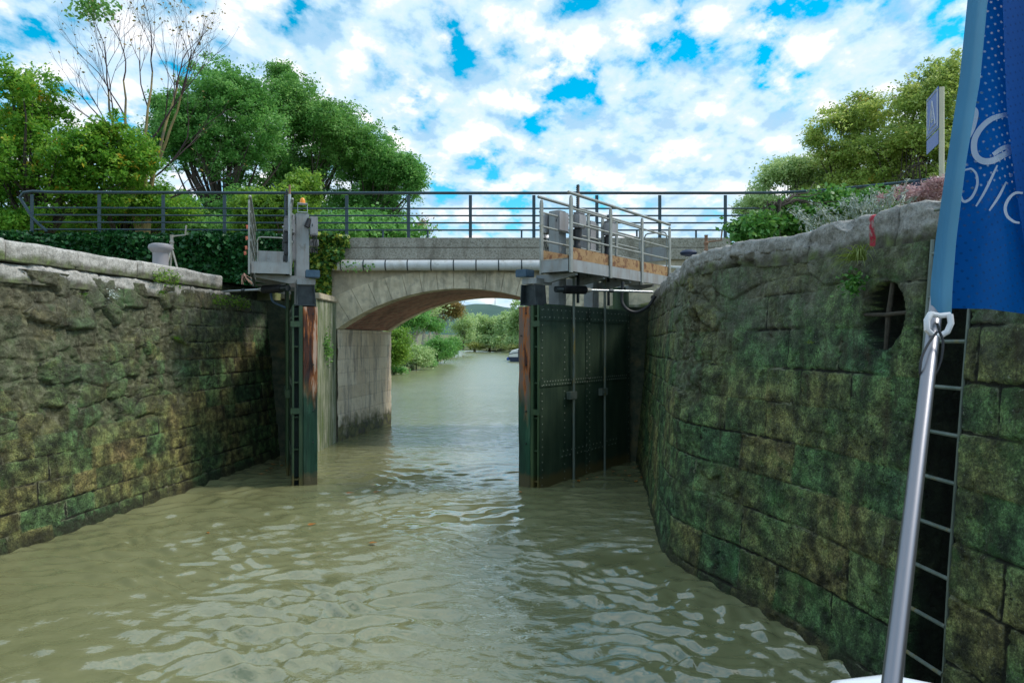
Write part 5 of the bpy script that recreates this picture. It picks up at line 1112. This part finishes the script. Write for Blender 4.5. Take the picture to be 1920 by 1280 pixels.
tree('reedy yellow green scrub along the far bank waterline', P(930, 655, 160), [lob(900, 648, 30, 6, 165, 1), lob(960, 650, 40, 6, 150, 1)], 140, 40, 0.4, 'reed', trunk_r=0.05, cl_r=0.6, limbs=4, kindname='scrub', cat='scrub')
# filler woods to left and right far away, masses
def wood(label, x0, x1, y0, y1, hgt, n, mat, ls, zb=1.0):
    X = rng.uniform(x0, x1, n); Y_ = rng.uniform(y0, y1, n); H_ = hgt * (0.65 + 0.35 * vnoise(X * 0.12, Y_ * 0.12)); Z = zb + H_ * rng.random(n) ** 0.6
    o = leafmesh('distant_wood', np.stack([X, Y_, Z], -1), ls, M[mat], None); tag(o, label, 'woodland', None, 'stuff')
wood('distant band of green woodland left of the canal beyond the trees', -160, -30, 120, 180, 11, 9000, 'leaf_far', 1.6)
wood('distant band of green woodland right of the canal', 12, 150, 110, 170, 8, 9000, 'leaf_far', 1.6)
# hills
def hill():
    nx, ny = 90, 14; X, Y_ = np.meshgrid(np.linspace(-1100, 1100, nx), np.linspace(900, 1500, ny), indexing='ij')
    prof = np.sin(np.linspace(0, math.pi, ny))[None] ; Z = 3 + prof * (58 + 26 * fbm(X * 0.0035, Y_ * 0.0015, o=3) + 5 * vnoise(X * 0.02, Y_ * 0.02))
    o = mesh_np('hills', np.stack([X, Y_, Z], -1).reshape(-1, 3), quads(nx, ny)[:, ::-1], M['far_hill'], None, True); tag(o, kind='structure')
hill()
mst = empty('radio_mast', P(928, 580, 1150), 0, 'thin radio mast on the distant hill seen under the arch', 'mast')
mb = MB()
for a in range(3): mb.tube([(1.2 * math.cos(a * 2.09), 1.2 * math.sin(a * 2.09), -8), (0.4 * math.cos(a * 2.09), 0.4 * math.sin(a * 2.09), 30)], 0.25, 4)
for k in range(12): mb.tube([(1.2 - k * 0.06, 0, k * 3 - 6), (-0.6, 0.9, k * 3 - 4)], 0.12, 3)
mb.build('lattice', M['galv'], mst)
# ================================================================== small white boat ahead
bt = empty('canal_boat', P(972, 678, 84), 0, 'small white covered boat moored on the canal, half hidden by the right gate', 'boat')
mb = MB(); L_ = 7; n = 10; secs = []
for k in range(n + 1):
    f = k / n; w_ = 1.25 * (1 - max(0, (f - 0.55) / 0.45) ** 2 * 0.85); secs.append([(-w_ * 0.7, f * L_, -0.2), (-w_, f * L_, 0.55), (w_, f * L_, 0.55), (w_ * 0.7, f * L_, -0.2)])
mb.add([v for s_ in secs for v in s_], [(0, 1, 2, 3), tuple(n * 4 + i for i in range(4))] + [(k * 4 + j, k * 4 + (j + 1) % 4, (k + 1) * 4 + (j + 1) % 4, (k + 1) * 4 + j) for k in range(n) for j in range(4)])
mb.build('hull', M['navy'], bt)
mb = MB(); prof = [(-1.2, 0.56), (-1.1, 1.0), (-0.8, 1.35), (0, 1.55), (0.8, 1.35), (1.1, 1.0), (1.2, 0.56)]; mb.prism(prof, 0.05, 4.5); mb.build('canopy', M['white_paint'], bt, bevel=0.05)
mb = MB(); mb.box(-0.04, 0.04, -0.0, 0.04, 0.56, 1.53).tube([(-1.15, 0.03, 0.95), (0, 0.0, 1.15), (1.15, 0.03, 0.95)], 0.045, 5); mb.build('canopy_seam', M['navy'], bt)
MB().lathe([(0.02, -0.2), (0.2, -0.15), (0.22, 0.1), (0.1, 0.2), (0.02, 0.22)], (-1.25, 0.2, 0.35), 10).build('fender', M['sign_blue'], bt, smooth=True)
# ================================================================== floating leaves
spots = [(1085, 903), (1101, 899), (1172, 884), (1150, 886), (1188, 879), (1196, 876), (1180, 893), (1160, 892), (1192, 904), (1120, 896), (975, 924), (390, 1001), (655, 926), (705, 924), (585, 985), (420, 884), (500, 884), (514, 872), (528, 874), (508, 880), (492, 890), (700, 1020), (1203, 897), (1167, 900)]
sh0 = None
for i, (px_, py_) in enumerate(spots):
    Y_ = F * EYE / (py_ - 640)
    if sh0 is None:
        mb = MB(); mb.add([(-.05, 0, 0), (-.015, .03, .006), (.03, .022, 0), (.06, 0, .004), (.02, -.028, 0.006), (-.02, -.025, 0)], [(0, 1, 2, 3, 4, 5)]); sh0 = mb.build('fallen_leaf', M['leaf_fallen'], None); o = sh0
    else: o = sh0.copy(); COL.objects.link(o)
    o.location = ((px_ - 960) / F * Y_, Y_, 0.022); o.rotation_euler = (random.uniform(-.1, .1), random.uniform(-.1, .1), random.uniform(0, 6)); s_ = random.uniform(0.6, 1.3); o.scale = (s_, s_, s_)
    tag(o, 'dead orange leaf floating on the green water', 'leaf', 'dead leaves floating in the lock')
# ================================================================== our boat: hull below the frame, flagpole and flag
boat = empty('tour_boat', (-0.9, -3.5, 0), 0, 'white boat the picture is taken from, its rounded rail corner at bottom right', 'boat')
mb = MB(); secs = []; n = 12
for k in range(n + 1):
    f = k / n; y_ = -7 + 11.45 * f * 0.98 ; y_ = min(y_, 4.40); w_ = 1.55 * (1 - 0.5 * max(0, (0.25 - f) / 0.25) ** 2); y2 = -4.5 + (y_ + 7) * 0.0
    secs.append([(-w_ * 0.85, y_, -0.4), (-w_, y_, 0.9), (w_, y_, 0.9), (w_ * 0.85, y_, -0.4)])
mb.add([v for s_ in secs for v in s_], [(0, 1, 2, 3), tuple(n * 4 + i for i in range(4))] + [(k * 4 + j, k * 4 + (j + 1) % 4, (k + 1) * 4 + (j + 1) % 4, (k + 1) * 4 + j) for k in range(n) for j in range(4)])
mb.build('hull', M['white_gel'], boat, bevel=0.03)
MB().box(-1.4, 1.4, -6.5, 4.3, 0.905, 0.93).build('deck', M['deck_wood'], boat)
# rail corner: rounded moulding near (0.43..0.53, 1.0, 2.0)
rb = MB(); rb.tube([(1.33, 4.42, 1.985), (1.37, 4.462, 1.988), (1.44, 4.472, 1.991), (1.52, 4.44, 1.988), (1.53, 3.9, 1.985), (1.53, 2.0, 1.98)], 0.033, 14); rb.build('rail_corner', M['white_gel'], boat, smooth=True)
MB().box(1.30, 1.52, 4.1, 4.44, 0.94, 1.93).build('rail_stanchion', M['white_gel'], boat, bevel=0.03)
pb = Vector((0.462, 0.83, 1.98)); a_ = P(1672, 1280, 0.86); b_ = P(1752, 600, 1.28); dr_ = (b_ - a_); 
fp_ = empty('flag', a_ - dr_ * 0.12, 0, 'blue flag with pale lettering on a slanted polished steel pole at the right edge', 'flag'); fo_ = fp_.location
top_ = b_ + dr_ * 1.05
MB().tube([a_ - dr_ * 0.12 - fo_, a_ - fo_, b_ - fo_, b_ + dr_ * 0.4 - fo_], 0.0118, 20).build('pole', M['chrome'], fp_, smooth=True)
# cloth: X,Z at depth; pixel-shaped outline given real depth
def fdep(px_, py_): return 1.30 + 0.00018 * (px_ - 1760) + 0.018 * math.sin((px_ - 1740) * 0.035 + py_ * 0.002) - 0.00022 * (640 - py_) * -1
def fpnt(px_, py_, dz=0.0): return P(px_, py_, fdep(px_, py_) + dz) - fo_
def interp(t, tab): return float(np.interp(t, [a for a, b in tab], [b for a, b in tab]))
sl = [(-260, 1842), (0, 1814), (150, 1799), (300, 1776), (450, 1754), (540, 1744), (592, 1746)]; sr = [(-260, 1885), (0, 1852), (150, 1838), (300, 1812), (450, 1793), (540, 1786), (592, 1784)]
mb = MB(); rows = np.linspace(-260, 592, 40); vs_ = []
for r_ in rows:
    a, b = interp(r_, sl), interp(r_, sr); k = 8; row = []
    for j in range(k + 1): q_ = j / k; row.append(P(a + (b - a) * q_, r_, 1.285 + 0.00022 * (640 - r_) - 0.022 * math.sin(q_ * math.pi)) - fo_)
    vs_ += row
mb.add(vs_, [(i * 9 + j, i * 9 + j + 1, (i + 1) * 9 + j + 1, (i + 1) * 9 + j) for i in range(39) for j in range(8)]); mb.build('sleeve', M['flag_sleeve'], fp_, smooth=True)
def cloth(nm, left, right, bot, dz, n=50, m_=40):
    vs_ = []
    for i in range(n + 1):
        f = i / n
        for j in range(m_ + 1):
            g_ = j / m_; yb_ = interp(g_, bot); y_ = -260 + (yb_ + 260) * f; a, b = interp(y_, left), right; x_ = a + (b - a) * g_
            vs_.append(fpnt(x_, y_, dz))
    mb = MB(); w_ = m_ + 1; mb.add(vs_, [(i * w_ + j, i * w_ + j + 1, (i + 1) * w_ + j + 1, (i + 1) * w_ + j) for i in range(n) for j in range(m_)]); return mb.build(nm, M['flag_blue'], fp_, smooth=True)
cloth('cloth', sr, 2120, [(0, 578), (0.2, 579), (0.4, 588), (0.7, 600), (1, 600)], 0.004)
cloth('cloth_fold', [(-260, 1850), (0, 1880), (120, 1884), (210, 1888), (330, 1902), (470, 1922), (600, 1950)], 2150, [(0, 560), (1, 580)], -0.022)
def glyph(pts, wpx, dz=-0.004):
    P_ = spline(pts, 10); mb = MB(); vs_ = []
    for i, p in enumerate(P_):
        t_ = P_[min(i + 1, len(P_) - 1)] - P_[max(i - 1, 0)]; t_ = t_ / (np.hypot(*t_) + 1e-9); nrm_ = np.array([-t_[1], t_[0]]); w_ = wpx / 2 * (0.6 + 0.4 * math.sin(math.pi * i / (len(P_) - 1)))
        for sgn in (-1, 1): q_ = p + nrm_ * w_ * sgn; vs_.append(fpnt(q_[0], q_[1], dz))
    mb.add(vs_, [(2 * i, 2 * i + 1, 2 * i + 3, 2 * i + 2) for i in range(len(P_) - 1)]); return mb
g1 = glyph([(1803, 276), (1808, 270), (1823, 245), (1830, 220), (1830, 208), (1824, 205), (1815, 216), (1806, 238), (1801, 262)], 8).build('lettering', M['flag_white'], fp_)
glyph([(1902, 214), (1882, 216), (1858, 224), (1838, 242), (1827, 264), (1828, 288), (1840, 301), (1858, 302), (1878, 293), (1900, 280), (1893, 276), (1880, 278), (1862, 290)], 12).build('lettering', M['flag_white'], fp_)
glyph([(1815, 317), (1805, 322), (1799, 340), (1801, 366), (1808, 378), (1822, 370), (1832, 348), (1831, 328), (1822, 317), (1813, 318)], 5).build('lettering', M['flag_white'], fp_)
glyph([(1870, 310), (1858, 336), (1845, 362), (1830, 387)], 5).build('lettering', M['flag_white'], fp_)
glyph([(1887, 341), (1873, 368), (1855, 395)], 5).build('lettering', M['flag_white'], fp_); glyph([(1898, 326), (1894, 332)], 6).build('lettering', M['flag_white'], fp_)
glyph([(1918, 362), (1904, 362), (1892, 372), (1885, 388), (1888, 404), (1900, 415), (1912, 418)], 6, -0.0245).build('lettering', M['flag_white'], fp_)
# clip, elastic, snap hook
hk = MB(); c_ = [(1745, 588), (1738, 600), (1738, 618), (1748, 628), (1762, 630), (1776, 622), (1783, 606), (1781, 590)]
pth = [fpnt(x, y, -0.075) for x, y in c_]; hk.tube(pth, 0.0055, 10); hk.build('clip', M['white_plastic'], fp_, smooth=True)
hk = MB(); c_ = [(1744, 588), (1762, 592), (1782, 590)]; hk.tube([fpnt(x, y, -0.07) for x, y in c_], 0.005, 8).build('clip_bar', M['white_plastic'], fp_, smooth=True)
el = spline([(1757, 622), (1740, 645), (1728, 672), (1725, 698), (1732, 716), (1744, 712), (1757, 695), (1766, 668), (1768, 640), (1762, 622), (1757, 606)], 6)
MB().tube([fpnt(x, y, -0.10) for x, y in el], 0.0022, 8).build('elastic_loop', M['black_rubber'], fp_, smooth=True)
sn = spline([(1742, 704), (1735, 712), (1734, 730), (1740, 738), (1746, 730), (1745, 712), (1742, 704)], 6)
MB().tube([fpnt(x, y, -0.105) for x, y in sn], 0.0022, 8).build('snap_hook', M['chrome'], fp_, smooth=True)
